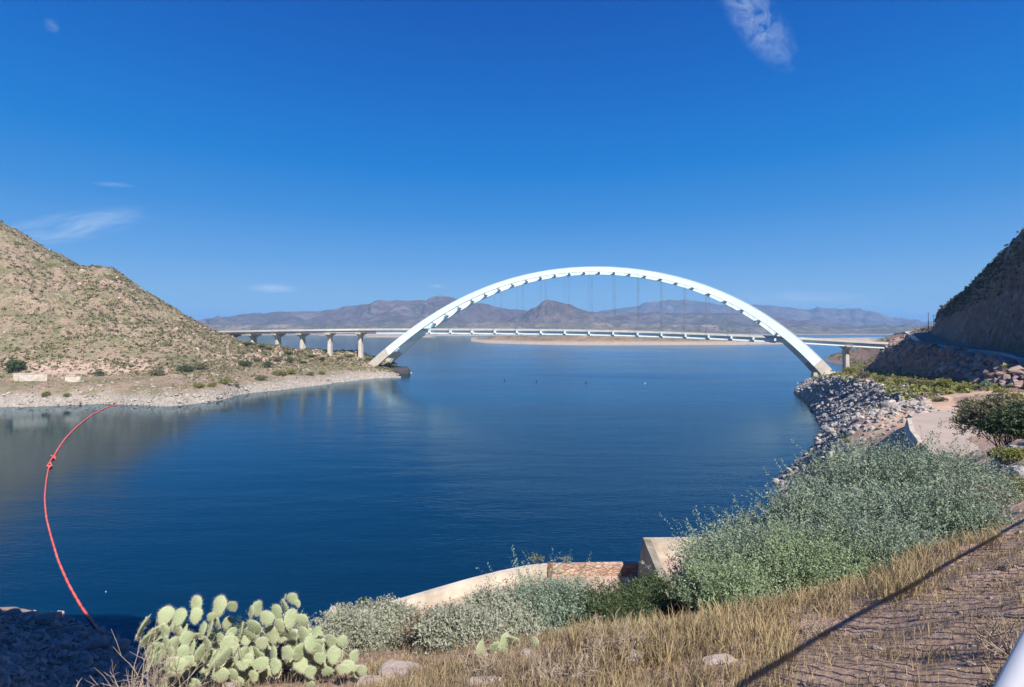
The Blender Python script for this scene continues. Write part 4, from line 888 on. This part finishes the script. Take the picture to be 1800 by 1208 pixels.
# ---------------------------------------------------------------- single shrubs (prototypes copied)
def proto(mat, seed, n=110, leaf=.13):
    rg = np.random.RandomState(seed); lobes = [(0, 0, .45, .55, .55, .4)] + [(math.cos(a)*.5, math.sin(a)*.5, .35, .38, .38, .28) for a in rg.rand(6)*6.3]
    V, Fq, p0, d_, l_ = shoots(rg, lobes, n, .3, leaf, nl=9, wr=.5); V[:, 2] = np.maximum(V[:, 2], -.05)
    root = empty('shrub', (0, 0, 0)); mesh('foliage', V, Fq, LEAF[mat], root); stems(rg, .1, p0, .03, 9).build('stem', BARK, root); return root
PR = {(m_, k): proto(m_, 100+7*k+len(m_), 190) for m_ in ('olive', 'dark', 'yel', 'mesq', 'grey') for k in (0, 1)}
used = set()
def put(mat, k, P, r, h, name, label, cat, group, rz=0):
    src = PR[(mat, k)]
    if (mat, k) in used:
        o = src.copy(); COL.objects.link(o)
        for ch in src.children:
            c = ch.copy(); COL.objects.link(c); c.parent = o
    else: o = src; used.add((mat, k))
    o.name = name; o.location = tuple(P); o.scale = (r, r, h); o.rotation_euler.z = rz
    for kk in ('label', 'category', 'group'):
        if kk in o: del o[kk]
    return tag(o, label, cat, group)
LS = [(26, 654, 16, 24, 'dark', 'dark bush at the far left foot of the hillside'), (175, 661, 11, 9, 'dark', 'round green bush alone at the foot of the bare pink slope'), (278, 661, 15, 13, 'olive', 'broad olive bush right of the bare pink slope'), (325, 655, 16, 15, 'dark', 'dark green bush at the hill toe'), (352, 650, 15, 14, 'olive', 'olive bush beside the dark bush at the hill toe'), (82, 697, 7, 10, 'yel', 'yellowish bush between the two foundation walls'), (118, 697, 7, 7, 'yel', 'yellow bush under the short foundation wall'),
      (348, 682, 10, 9, 'yel', 'first yellow bush along the pale shore rim'), (372, 680, 9, 8, 'yel', 'second yellow bush along the pale shore rim'), (398, 676, 12, 12, 'yel', 'largest yellow bush along the pale shore rim'), (415, 680, 6, 7, 'olive', 'small olive bush right of the largest yellow bush'), (432, 644, 13, 11, 'dark', 'dark bush on the flat left of the piers'), (452, 636, 10, 9, 'olive', 'olive bush on the rise left of the piers'), (470, 646, 9, 12, 'dark', 'dark green bush in front of the third pier'), (487, 636, 9, 11, 'olive', 'olive bush between the third and fourth piers'),
      (510, 638, 9, 10, 'dark', 'round dark bush before the fourth pier'), (533, 640, 7, 6, 'dark', 'small dark bush at the foot of the fourth pier'), (490, 660, 14, 10, 'yel', 'broad yellow bush in the middle of the flat'), (512, 658, 10, 10, 'yel', 'yellow bush right of the broad one'), (460, 668, 12, 9, 'olive', 'low olive bush near the shore bend'), (546, 660, 7, 7, 'olive', 'small olive bush near the waterline'), (565, 658, 7, 6, 'yel', 'yellow bush nearest the arch foot shore'),
      (568, 634, 6, 7, 'dark', 'little dark bush beside the fifth pier'), (598, 632, 6, 5, 'olive', 'small olive bush between the last two piers'), (546, 628, 10, 6, 'olive', 'flat olive bush behind the fourth pier'), (612, 628, 12, 6, 'olive', 'flat olive bush behind the last pier'), (649, 634, 8, 9, 'yel', 'yellow green bush left of the arch foot'), (505, 624, 10, 7, 'dark', 'dark bush crowning the ridge under the deck'), (435, 607, 9, 6, 'dark', 'dark shaded bush under the left deck end'), (459, 611, 7, 5, 'dark', 'dark shaded bush beside the second pier'), (472, 615, 6, 5, 'dark', 'smaller shaded bush right of the second pier')]
for i, (px, py, hw, hp, mt, lab) in enumerate(LS):
    h = hitpix(px, py)
    if h.z < 1 or h.y > 500: h = Vector(tuple(at(px, py, 436))); h.z = ground(h.x, h.y)
    put(mt, i % 2, (h.x, h.y, h.z-.1), hw*h.y/F, hp*h.y/F, 'shrub', lab, 'shrub', 'shrubs on the left shore', i*1.3)
RS = [(1496, 657, 14, 13, 'yel', 'yellow green shrub at the foot of the right hand pier'), (1520, 664, 13, 12, 'olive', 'olive shrub left end of the shaded cut'), (1548, 670, 13, 11, 'yel', 'first yellow shrub below the shaded cut'), (1578, 674, 12, 11, 'yel', 'second yellow shrub below the shaded cut'), (1605, 677, 12, 12, 'olive', 'third shrub below the cut, olive'), (1632, 680, 12, 12, 'yel', 'fourth shrub below the cut, pale yellow'), (1663, 681, 15, 17, 'yel', 'tall domed yellow green shrub below the cut'), (1694, 688, 11, 14, 'yel', 'shrub right of the tall domed one'), (1712, 686, 9, 11, 'olive', 'small olive shrub right of the domed ones'), (1735, 685, 9, 18, 'mesq', 'upright blue green shrub against the shaded cut'), (1760, 694, 12, 12, 'yel', 'yellow shrub near the right end of the bench'), (1786, 702, 14, 13, 'yel', 'rightmost yellow shrub on the bench'),
      (1565, 697, 10, 8, 'olive', 'olive shrub at the riprap rim'), (1604, 700, 10, 8, 'olive', 'olive shrub over the riprap'), (1702, 717, 16, 16, 'dark', 'dark green shrub behind the concrete pad'), (1650, 705, 14, 9, 'olive', 'low shrub left of the dark one behind the pad'), (1768, 650, 9, 11, 'yel', 'bright yellow green shrub high on the road wall'), (1760, 662, 5, 6, 'yel', 'tiny yellow shrub under the bright one'), (1790, 640, 10, 9, 'yel', 'yellow shrub where the road wall leaves the frame'), (1722, 655, 8, 8, 'dark', 'dark shrub in the shaded cut'),
      (1487, 778, 8, 8, 'yel', 'small yellow weed clump in the riprap'), (1440, 820, 16, 8, 'yel', 'dry yellow brush on the rocky point'), (1480, 812, 18, 10, 'yel', 'larger dry yellow brush on the rocky point'), (1765, 815, 20, 34, 'yel', 'bright yellow shrub right of the pad')]
for i, (px, py, hw, hp, mt, lab) in enumerate(RS):
    h = hitpix(px, py)
    if h.z < .3: continue
    put(mt, i % 2, (h.x, h.y, h.z-.1), hw*h.y/F, hp*h.y/F, 'shrub', lab, 'shrub', 'shrubs on the right bank', i*2.1)
for k_ in list(PR):
    if k_ not in used:
        for ch in list(PR[k_].children): bpy.data.objects.remove(ch)
        bpy.data.objects.remove(PR[k_])

# ---------------------------------------------------------------- big bushes on the near slope
BB = [('mesquite_bush', 'big blue green mesquite, tallest, reaching up to the concrete pad', 1575, 20, 786, 150, 3300, .10, 'mesq'),
 ('mesquite_bush', 'wide mesquite left of the tallest one, centre of the thicket', 1465, 16, 872, 125, 2500, .085, 'mesq'),
 ('mesquite_bush', 'lower left mesquite spilling over the dry grass', 1340, 12.5, 945, 130, 2300, .07, 'mesq'),
 ('mesquite_bush', 'mesquite at the upper left of the thicket against the water', 1340, 18, 912, 90, 1400, .09, 'mesq'),
 ('mesquite_bush', 'tall mesquite right of the tallest one, under the pad edge', 1660, 19, 812, 105, 2300, .09, 'mesq'),
 ('mesquite_bush', 'rightmost pale mesquite beside the yellow brush', 1715, 17, 866, 66, 1200, .08, 'mesq3'),
 ('mesquite_bush', 'mesquite filling the middle right of the thicket', 1560, 14.5, 890, 130, 2500, .08, 'mesq'),
 ('mesquite_bush', 'bright mesquite low in the middle of the thicket', 1440, 10.8, 985, 100, 1500, .06, 'mesq2'),
 ('mesquite_bush', 'dusty mesquite low on the right of the thicket', 1560, 11.2, 955, 95, 1500, .06, 'mesq'),
 ('mesquite_bush', 'small mesquite at the lower right end of the thicket', 1655, 13, 890, 80, 1400, .07, 'mesq'),
 ('mesquite_bush', 'small mesquite at the lower left end of the thicket', 1280, 10, 1022, 75, 1200, .055, 'mesq2'),
 ('mesquite_bush', 'small mesquite beside the corner of the raised platform', 1238, 14, 1000, 70, 1000, .075, 'mesq3'),
 ('dark_shrub', 'dark green bush below the raised platform corner', 1150, 11.5, 1040, 88, 1600, .06, 'dark'),
 ('dark_shrub', 'dark bush in the shaded gap in the middle of the slope', 1065, 10.2, 1052, 75, 1500, .05, 'dark'),
 ('brittlebush', 'green grey bush in front of the masonry wall', 970, 10.5, 1062, 88, 1900, .06, 'mesq'),
 ('brittlebush', 'grey bush between the two prickly pear stands', 872, 9.6, 1082, 88, 1900, .06, 'grey'),
 ('brittlebush', 'low grey bush just behind the small prickly pear', 805, 8.4, 1108, 66, 1300, .05, 'grey'),
 ('brittlebush', 'dense grey bush right of the prickly pears', 655, 10, 1088, 75, 1700, .055, 'grey'),
 ('brittlebush', 'grey bush touching the right side of the prickly pears', 600, 9.2, 1090, 50, 900, .05, 'grey'),
 ('brittlebush', 'thin grey bush against the terrace wall', 722, 11.5, 1100, 60, 800, .06, 'grey'),
 ('dark_shrub', 'dark scrub behind the left prickly pear', 400, 7.9, 1105, 45, 700, .04, 'dark'),
 ('dark_shrub', 'dusty scrub behind the right prickly pear', 500, 7.9, 1108, 48, 700, .04, 'grey'),
 ('dead_bush', 'dark dead bush between two grey bushes', 748, 9.0, 1108, 26, 420, .05, 'dry')]
for i, (nm, lab, px, D, yt, hw, ns, lf, mt) in enumerate(BB):
    bush(nm, lab, 'bush', px, D, yt, hw, ns, lf, mt, 300+i, 'bushes on the near slope', slen=(.36+.016*D) if mt[:4] == 'mesq' else .26, up=.85 if mt[:4] == 'mesq' else .35, nst=40 if mt[:4] == 'mesq' else 22)
for i, (nm, lab, px, D, yt, hw, ns, lf, mt) in enumerate([('dark_shrub', 'large olive bush at the right edge beside the pad', 1772, 52, 702, 62, 2600, .24, 'olive'), ('dark_shrub', 'second dark bush at the right edge below the first', 1800, 46, 722, 55, 1500, .24, 'dark'),
   ('yellow_brush', 'yellow green brush at the right edge above the dirt', 1790, 19, 870, 36, 900, .09, 'yel'), ('yellow_brush', 'tall yellow brush cut by the right edge', 1812, 24, 800, 45, 900, .1, 'yel')]):
    bush(nm, lab, 'bush', px, D, yt, hw, ns, lf, mt, 350+i, 'bushes at the right edge', slen=1.0 if D > 40 else .4)
for i, (px, py, hp, lab) in enumerate(((944, 989, 14, 'small green plant growing on the parapet left of the rusty post'), (996, 988, 9, 'tiny green plant on the masonry wall'), (640, 1070, 16, 'green sprig at the left end of the parapet'))):
    q = onz(px, py+3, 14.9); rg = np.random.RandomState(400+i); r_ = hp*q[1]/F
    V, Fq, p0, d_, l_ = shoots(rg, [(0, 0, r_*.5, r_*.7, r_*.5, r_*.5)], 26, .35, .13, nl=8); e = empty('wall_plant', tuple(q), label=lab, cat='plant', group='plants on the parapet'); mesh('foliage', V, Fq, LEAF['yel' if i != 1 else 'mesq'], e); stems(rg, .05, p0, .012, 6).build('stem', BARK, e)
for i, (px, py, hw, lab) in enumerate(((855, 1027, 12, 'grey dead tuft by the inner foot of the parapet'), (878, 1020, 12, 'tan dead tuft by the inner foot of the parapet'), (914, 1010, 7, 'small brown tuft by the parapet near the rusty post'))):
    q = onz(px, py, 14.0); rg = np.random.RandomState(420+i); r_ = hw*q[1]/F
    V, Fq, p0, d_, l_ = shoots(rg, [(0, 0, r_*.5, r_, r_*.7, r_*.6)], 120, .2, .08, nl=8); e = empty('dead_tuft', tuple(q), label=lab, cat='dead tuft', group='dead tufts on the terrace'); mesh('foliage', V, Fq, LEAF['tan' if i == 1 else 'dry'], e)

# ---------------------------------------------------------------- dead twigs
def twigs(name, label, px, py, hpx, wpx, n, seed, col=DRY, lean=0.0, r=.006, group=None, Dn=None):
    h = hitpix(px, py) if Dn is None else Vector(((px-900)/F*Dn, Dn, float(nearz((px-900)/F*Dn, Dn)[0]))); rg = np.random.RandomState(seed); D = h.y; e = empty(name, tuple(h), label=label, cat='dead brush', group=group); mb = MB()
    for _ in range(n):
        a = np.array((rg.randn()*wpx*.25*D/F, rg.randn()*.12, -.03)); d_ = unit(np.array((rg.randn()*.5+lean, rg.randn()*.45, 1.0))); L = hpx*D/F*(.4+.7*rg.rand())
        pts = [a]; dd = d_.copy()
        for s in range(5): dd = unit(dd+rg.randn(3)*.22); pts.append(pts[-1]+dd*L/5)
        mb.tube(pts, [r*(1-.14*s) for s in range(6)], 4)
        for _ in range(4):
            j = rg.randint(1, 5); d2_ = unit(dd+rg.randn(3)*.6); e2 = pts[j]+d2_*L*.35*(.5+rg.rand()); mb.tube([pts[j], (pts[j]+e2)/2+rg.randn(3)*.012, e2], [r*.6, r*.5, r*.25], 3)
    mb.build('branch', col, e); return e
twigs('dead_brush', 'bare pinkish twigs left of the prickly pears', 262, 1215, 110, 90, 60, 501, lean=-.12, Dn=5.9)
twigs('dead_brush', 'tangle of dry twigs in front of the small prickly pear', 860, 1190, 60, 110, 50, 502, lean=.1)
twigs('dead_brush', 'pale dry twigs along the bottom middle edge', 980, 1205, 70, 150, 70, 507)
twigs('dead_brush', 'grey twiggy bush above the dry grass in the middle', 1090, 1160, 75, 100, 60, 503)
twigs('dead_brush', 'dark spiky stalks beside the railing', 1770, 1150, 80, 60, 26, 504)
twigs('dead_brush', 'pale dry stalks at the edge of the golden grass', 1440, 1120, 60, 60, 26, 505, lean=.3)
twigs('dead_brush', 'sparse dry sprig in the lower left corner', 75, 1210, 40, 50, 18, 506, Dn=4.3)

# ---------------------------------------------------------------- dry grass
def grass(name, label, n, area, hlo, hhi, mat, rng, wid=.006, dens=None, lean=(.1, 0)):
    x0, x1, y0, y1 = area; m_ = n*6; x = rng.uniform(x0, x1, m_); y = rng.uniform(y0, y1, m_); px = 900+F*x/y; z = nearz(x, y); py = HY+(H-z)/y*F
    k = dens(px, py, x, y, rng.rand(m_)); x, y, z = x[k][:n], y[k][:n], z[k][:n]; n = len(x)
    hh = hlo+(hhi-hlo)*rng.rand(n)**1.6; a = rng.rand(n)*6.283; w = wid*(.6+.8*rng.rand(n)); sd = np.c_[np.cos(a), np.sin(a), np.zeros(n)]
    ln = np.c_[rng.randn(n)*.32+lean[0], rng.randn(n)*.32+lean[1], np.zeros(n)]; P0 = np.c_[x, y, z-.01]; V = []
    for s, ww in ((0, 1), (.45, .8), (.8, .5)):
        c = P0 + ln*(hh*s**2)[:, None] + np.c_[np.zeros(n), np.zeros(n), hh*s]
        V += [c-sd*(w*ww)[:, None], c+sd*(w*ww)[:, None]]
    V.append(P0 + ln*hh[:, None]*1.1 + np.c_[np.zeros(n), np.zeros(n), hh*.97])
    V = np.stack(V, 1).reshape(-1, 3); b_ = np.arange(n)*7
    Q = np.concatenate([np.stack([b_, b_+1, b_+3, b_+2], 1), np.stack([b_+2, b_+3, b_+5, b_+4], 1)]); Tt = np.stack([b_+4, b_+5, b_+6], 1)
    return tag(mesh(name, V, [Q, Tt], LEAF[mat]), label, kind='stuff')
def line(px): return np.interp(px, [600, 900, 1200, 1400, 1550, 1650, 1720], [1200, 1130, 1100, 1085, 1040, 990, 940])
rng = np.random.RandomState(21)
tuft = lambda x, y, s, o: fbm(np.c_[x, y, np.zeros(len(x))], s, 2, off=o)
grass('dry_grass', 'golden dry grass along the lower edge of the thicket', 26000, (-1, 12, 4.0, 15), .10, .36, 'tan', rng,
      dens=lambda px, py, x, y, r: (px > 1000) & (px < 1760) & (py > line(px)-40) & (py < line(px)+np.where(px > 1400, 30, 70)+tuft(x, y, 1.1, 3)*50) & (tuft(x, y, 1.6, 5)+.35 > r*1.0))
grass('dry_grass', 'sparse pale dry grass over the foreground slope', 26000, (-5, 12, 3.2, 13), .03, .15, 'tan', rng, wid=.0035,
      dens=lambda px, py, x, y, r: (px > 560) & (px < 1800) & (py > line(px)-10) & (tuft(x, y, 1.3, 8)*1.4+.38 > r*1.25))
grass('dead_stubble', 'greyish dead stubble around the prickly pears', 26000, (-7, 3, 3.6, 10), .04, .2, 'dry', rng, wid=.004,
      dens=lambda px, py, x, y, r: (px < 1250) & (px > 180) & (tuft(x, y, 2.2, 8)+.6 > r*np.where(px < 630, 3.2, np.where((px < 960) & (py < 1175), 3, 1))))
grass('dry_grass', 'pale matted straw below the bushes in the bottom middle', 24000, (-3.5, 4, 3.6, 10), .04, .19, 'tan', rng, wid=.0045,
      dens=lambda px, py, x, y, r: (px < 1400) & (px > 640) & ((px > 960) | (py > 1165)) & (tuft(x, y, 1.4, 28)*1.3+.45 > r))
xs_ = rng.uniform(-4, 13, 1500); ys_ = rng.uniform(3.5, 15, 1500); kk_ = (fbm(np.c_[xs_, ys_, xs_*0], .9, 2, off=31)+.25 > rng.rand(1500)*.9); xs_, ys_ = xs_[kk_], ys_[kk_]
V, Fq = clumps(np.c_[xs_, ys_, nearz(xs_, ys_)], .03+.13*rng.rand(len(xs_))**2, rng, 46, .8, .17); tag(mesh('low_tufts', V, Fq, LEAF['dry']), 'small grey brown tufts over the near dirt', kind='stuff')
grass('foreground_litter', 'brown litter and stubble on the near dirt', 9000, (-4, 12, 3.0, 12), .02, .09, 'dry', rng, wid=.004, dens=lambda px, py, x, y, r: (px > 1000) & (tuft(x, y, 1.7, 18)+.5 > r))

# ---------------------------------------------------------------- prickly pears
m, nt, b = newmat('cactus_skin'); n = N(nt)
c = n.mix(n.rng(n.noise(9, 4, .6, n.coord()), .35, .7), (.29, .35, .20), (.175, .225, .125)); sp = n.voro(26, n.coord()); c = n.mix(n.rng(sp, .12, .2, .75, 0), c, (.18, .13, .06))
ri = n.new('ShaderNodeObjectInfo').outputs['Random']; so_ = n.new('ShaderNodeSeparateXYZ'); nt.links.new(n.coord(), so_.inputs[0]); c = n.mix(n.rng(n.math('ADD', so_.outputs[2], n.math('MULTIPLY', n.noise(5, 3, .6, n.coord()), .25)), .12, .34, .85, 0), c, (.20, .14, .085)); c = n.mix(n.math('MULTIPLY', ri, .5), c, (.385, .405, .25))
n.put(c, b.inputs['Base Color']); b.inputs['Roughness'].default_value = .8; b.inputs['Specular IOR Level'].default_value = .2; M['cactus'] = m
M['spine'] = simple('cactus_spine', (.75, .70, .52), .6, .1, 5)
def padmesh(seed):
    rg = np.random.RandomState(seed); V, Fc = bmesh_ico(4); V = V.copy(); t = (V[:, 2]+1)/2
    wv = .30+.62*np.sqrt(np.clip(t, 0, 1)); wv = np.where(t > .62, wv, wv); V = V*np.c_[.40*(.60+.42*t), np.full(len(V), .085), np.full(len(V), .5)]
    V[:, 2] += .5; V[:, 1] += .035*np.sin(V[:, 2]*3+seed) + fbm(V, 3, 2, off=seed)*.02; V[:, 0] *= 1+fbm(V, 2, 2, off=seed)*.15
    fs = [Fc]; vs = [V]; k = 0; nb = len(V); S_ = []; nrm = unit(V-np.array((0, 0, .5)))
    idx = np.concatenate([rg.choice(len(V), 120), np.where(np.abs(V[:, 1]) < .03)[0][::3]])
    for i in idx:
        p = V[i]; nn = unit(np.array(((p[0])*1.2, np.sign(p[1]+1e-6)*(.5 if abs(p[1]) > .04 else .05), (p[2]-.5)*1.2))+rg.randn(3)*.22); L = .08+.09*rg.rand(); s1 = unit(np.cross(nn, rg.randn(3)))*.0035; s2 = np.cross(nn, s1)
        S_ += [p+s1, p-s1*.5+s2, p-s1*.5-s2, p+nn*L]
    S_ = np.array(S_); q = nb+np.arange(len(S_)//4)*4; T4 = np.concatenate([np.stack([q, q+1, q+3], 1), np.stack([q+1, q+2, q+3], 1), np.stack([q+2, q, q+3], 1)])
    FF = np.concatenate([Fc, T4]); mi = np.r_[np.zeros(len(Fc)), np.ones(len(T4))].astype(int)
    me = mesh('pad', np.r_[V, S_], FF, mats=[M['cactus'], M['spine']], midx=mi); d_ = me.data; sm = np.r_[np.ones(len(Fc), bool), np.zeros(len(T4), bool)]; d_.polygons.foreach_set('use_smooth', sm)
    bpy.data.objects.remove(me); return d_
PADS = [padmesh(s) for s in range(5)]
def pear(pads, ox, oy, sc, D0, slope, label, seed, extra=0, cut=None):
    rg = np.random.RandomState(seed); W3 = []
    for p in pads:
        cx, cy, w, h = p[:4]; ang = p[4] if len(p) > 4 else rg.randn()*10; px = ox+cx/sc; py = oy+cy/sc; D = D0 - slope*(cy/sc) + rg.randn()*.10
        W3.append((at(px, py, D), w/sc*D/F, h/sc*D/F, math.radians(ang)))
    base = np.mean([q[0] for q in W3], 0); gz = float(nearz(base[0], base[1])[0]); e = empty('prickly_pear', (base[0], base[1], gz), label=label, cat='cactus', group='prickly pears'); o3 = np.array(e.location)
    for _ in range(extra):
        q = W3[rg.randint(len(W3))]; pz = q[0].copy(); pz[2] -= .10+.26*rg.rand(); pz[0] += rg.randn()*.09; pz[1] += .05+abs(rg.randn())*.2
        if pz[2] < nearz(pz[0], pz[1])[0]-.02: continue
        W3.append((pz, q[1]*.9+.01, max(q[2], .12), rg.randn()*.5))
    for P, w, h, ang in W3:
        h = max(h, w*.75)*1.06; full = max(w*1.02, h*.8); cs = min(1, max(.18, w/full)); yaw = math.acos(cs)*rg.choice((-1, 1)) + rg.randn()*.12; tilt = rg.randn()*.22
        o = bpy.data.objects.new('pad', PADS[rg.randint(5)]); COL.objects.link(o); o.parent = e
        Rm = Matrix.Rotation(-ang, 4, 'Y') @ Matrix.Rotation(tilt, 4, 'X') @ Matrix.Rotation(yaw, 4, 'Z')
        o.matrix_local = Matrix.Translation(Vector(tuple(P-o3))) @ Rm @ Matrix.Diagonal((full/.63, h*1.12, h*1.15, 1)) @ Matrix.Translation((0, 0, -.5))
A1 = [(510,185,90,110),(290,260,80,110),(390,270,90,100),(285,370,80,90),(390,370,90,110),(300,455,60,80),(585,460,70,95),(510,255,70,90),(430,440,70,110),(360,620,140,100),(460,580,90,70),(180,580,60,110,-20),(125,345,34,130,-28),(165,430,40,110,-25),(205,500,50,110,-28),(240,560,60,90,-30),(140,300,25,50,-35),(220,385,45,110,-22),(260,500,40,110,-25),(560,360,50,90),(590,520,50,110,-30),(540,520,40,110,-25),(420,520,70,90),(330,520,60,70),(345,460,45,90)]
A2 = [(680,190,100,120),(770,190,65,75),(660,300,60,80),(610,330,60,100),(620,265,50,60),(910,235,50,80,-20),(950,205,55,90,10),(1020,275,110,80),(930,340,110,110),(905,390,90,90),(1060,390,110,110),(985,455,80,80),(950,525,80,90),(750,480,110,130),(830,530,60,100),(870,430,70,60),(830,370,45,100),(685,430,60,80),(685,680,110,90),(780,680,80,80),(980,600,100,70),(760,420,80,60),(640,580,40,150,-30),(700,560,50,130,-30),(890,570,60,70),(850,610,80,60),(800,610,50,90)]
A3 = [(1205,135,70,75),(1150,200,70,100),(1240,170,40,45),(1090,235,80,100),(1115,330,75,90),(1185,390,105,90),(1270,290,100,90),(1190,280,55,110),(1300,330,50,90),(1070,540,75,100),(1170,530,90,90),(1290,400,80,110),(1370,380,80,70),(1375,500,110,60,20),(1480,440,100,80),(1565,440,60,80,20),(1500,540,90,100),(1400,560,80,60),(1250,520,80,110),(1330,460,50,100),(1700,650,70,70),(1080,620,90,80),(1545,530,50,80),(1600,620,90,70),(1150,130,20,50,-20),(1330,660,80,70),(1560,640,70,60)]
pear(A1, 220, 1020, 4.09, 7.25, .0045, 'left of the three big prickly pears, leaning over the water', 601, 34)
pear(A2, 220, 1020, 4.09, 7.25, .0045, 'middle of the three big prickly pears', 602, 40)
pear(A3, 220, 1020, 4.09, 7.25, .0045, 'right of the three big prickly pears, tallest', 603, 38)
pear([(1340,905,65,90),(1415,870,60,125),(1490,860,90,110,10),(1320,960,90,50),(1580,960,60,90),(1240,920,25,110),(1650,880,60,90),(1420,940,60,60)], 560, 930, 4.345, 7.5, .003, 'small prickly pear half hidden by the dry twigs', 604, 3)
# ---------------------------------------------------------------- haze
m = bpy.data.materials.new('haze_air'); m.use_nodes = True; nt = m.node_tree; nt.nodes.clear()
o = nt.nodes.new('ShaderNodeOutputMaterial'); pv = nt.nodes.new('ShaderNodeVolumePrincipled'); nt.links.new(pv.outputs[0], o.inputs['Volume'])
pv.inputs['Density'].default_value = 8.5e-5; pv.inputs['Color'].default_value = (.26, .55, 1, 1); pv.inputs['Anisotropy'].default_value = 0.0
mb = MB(); mb.box((-16000, -2500, -15.2), (16000, 16000, 470)); tag(mb.build('haze', m), 'thin blue air over the whole lake', kind='stuff')
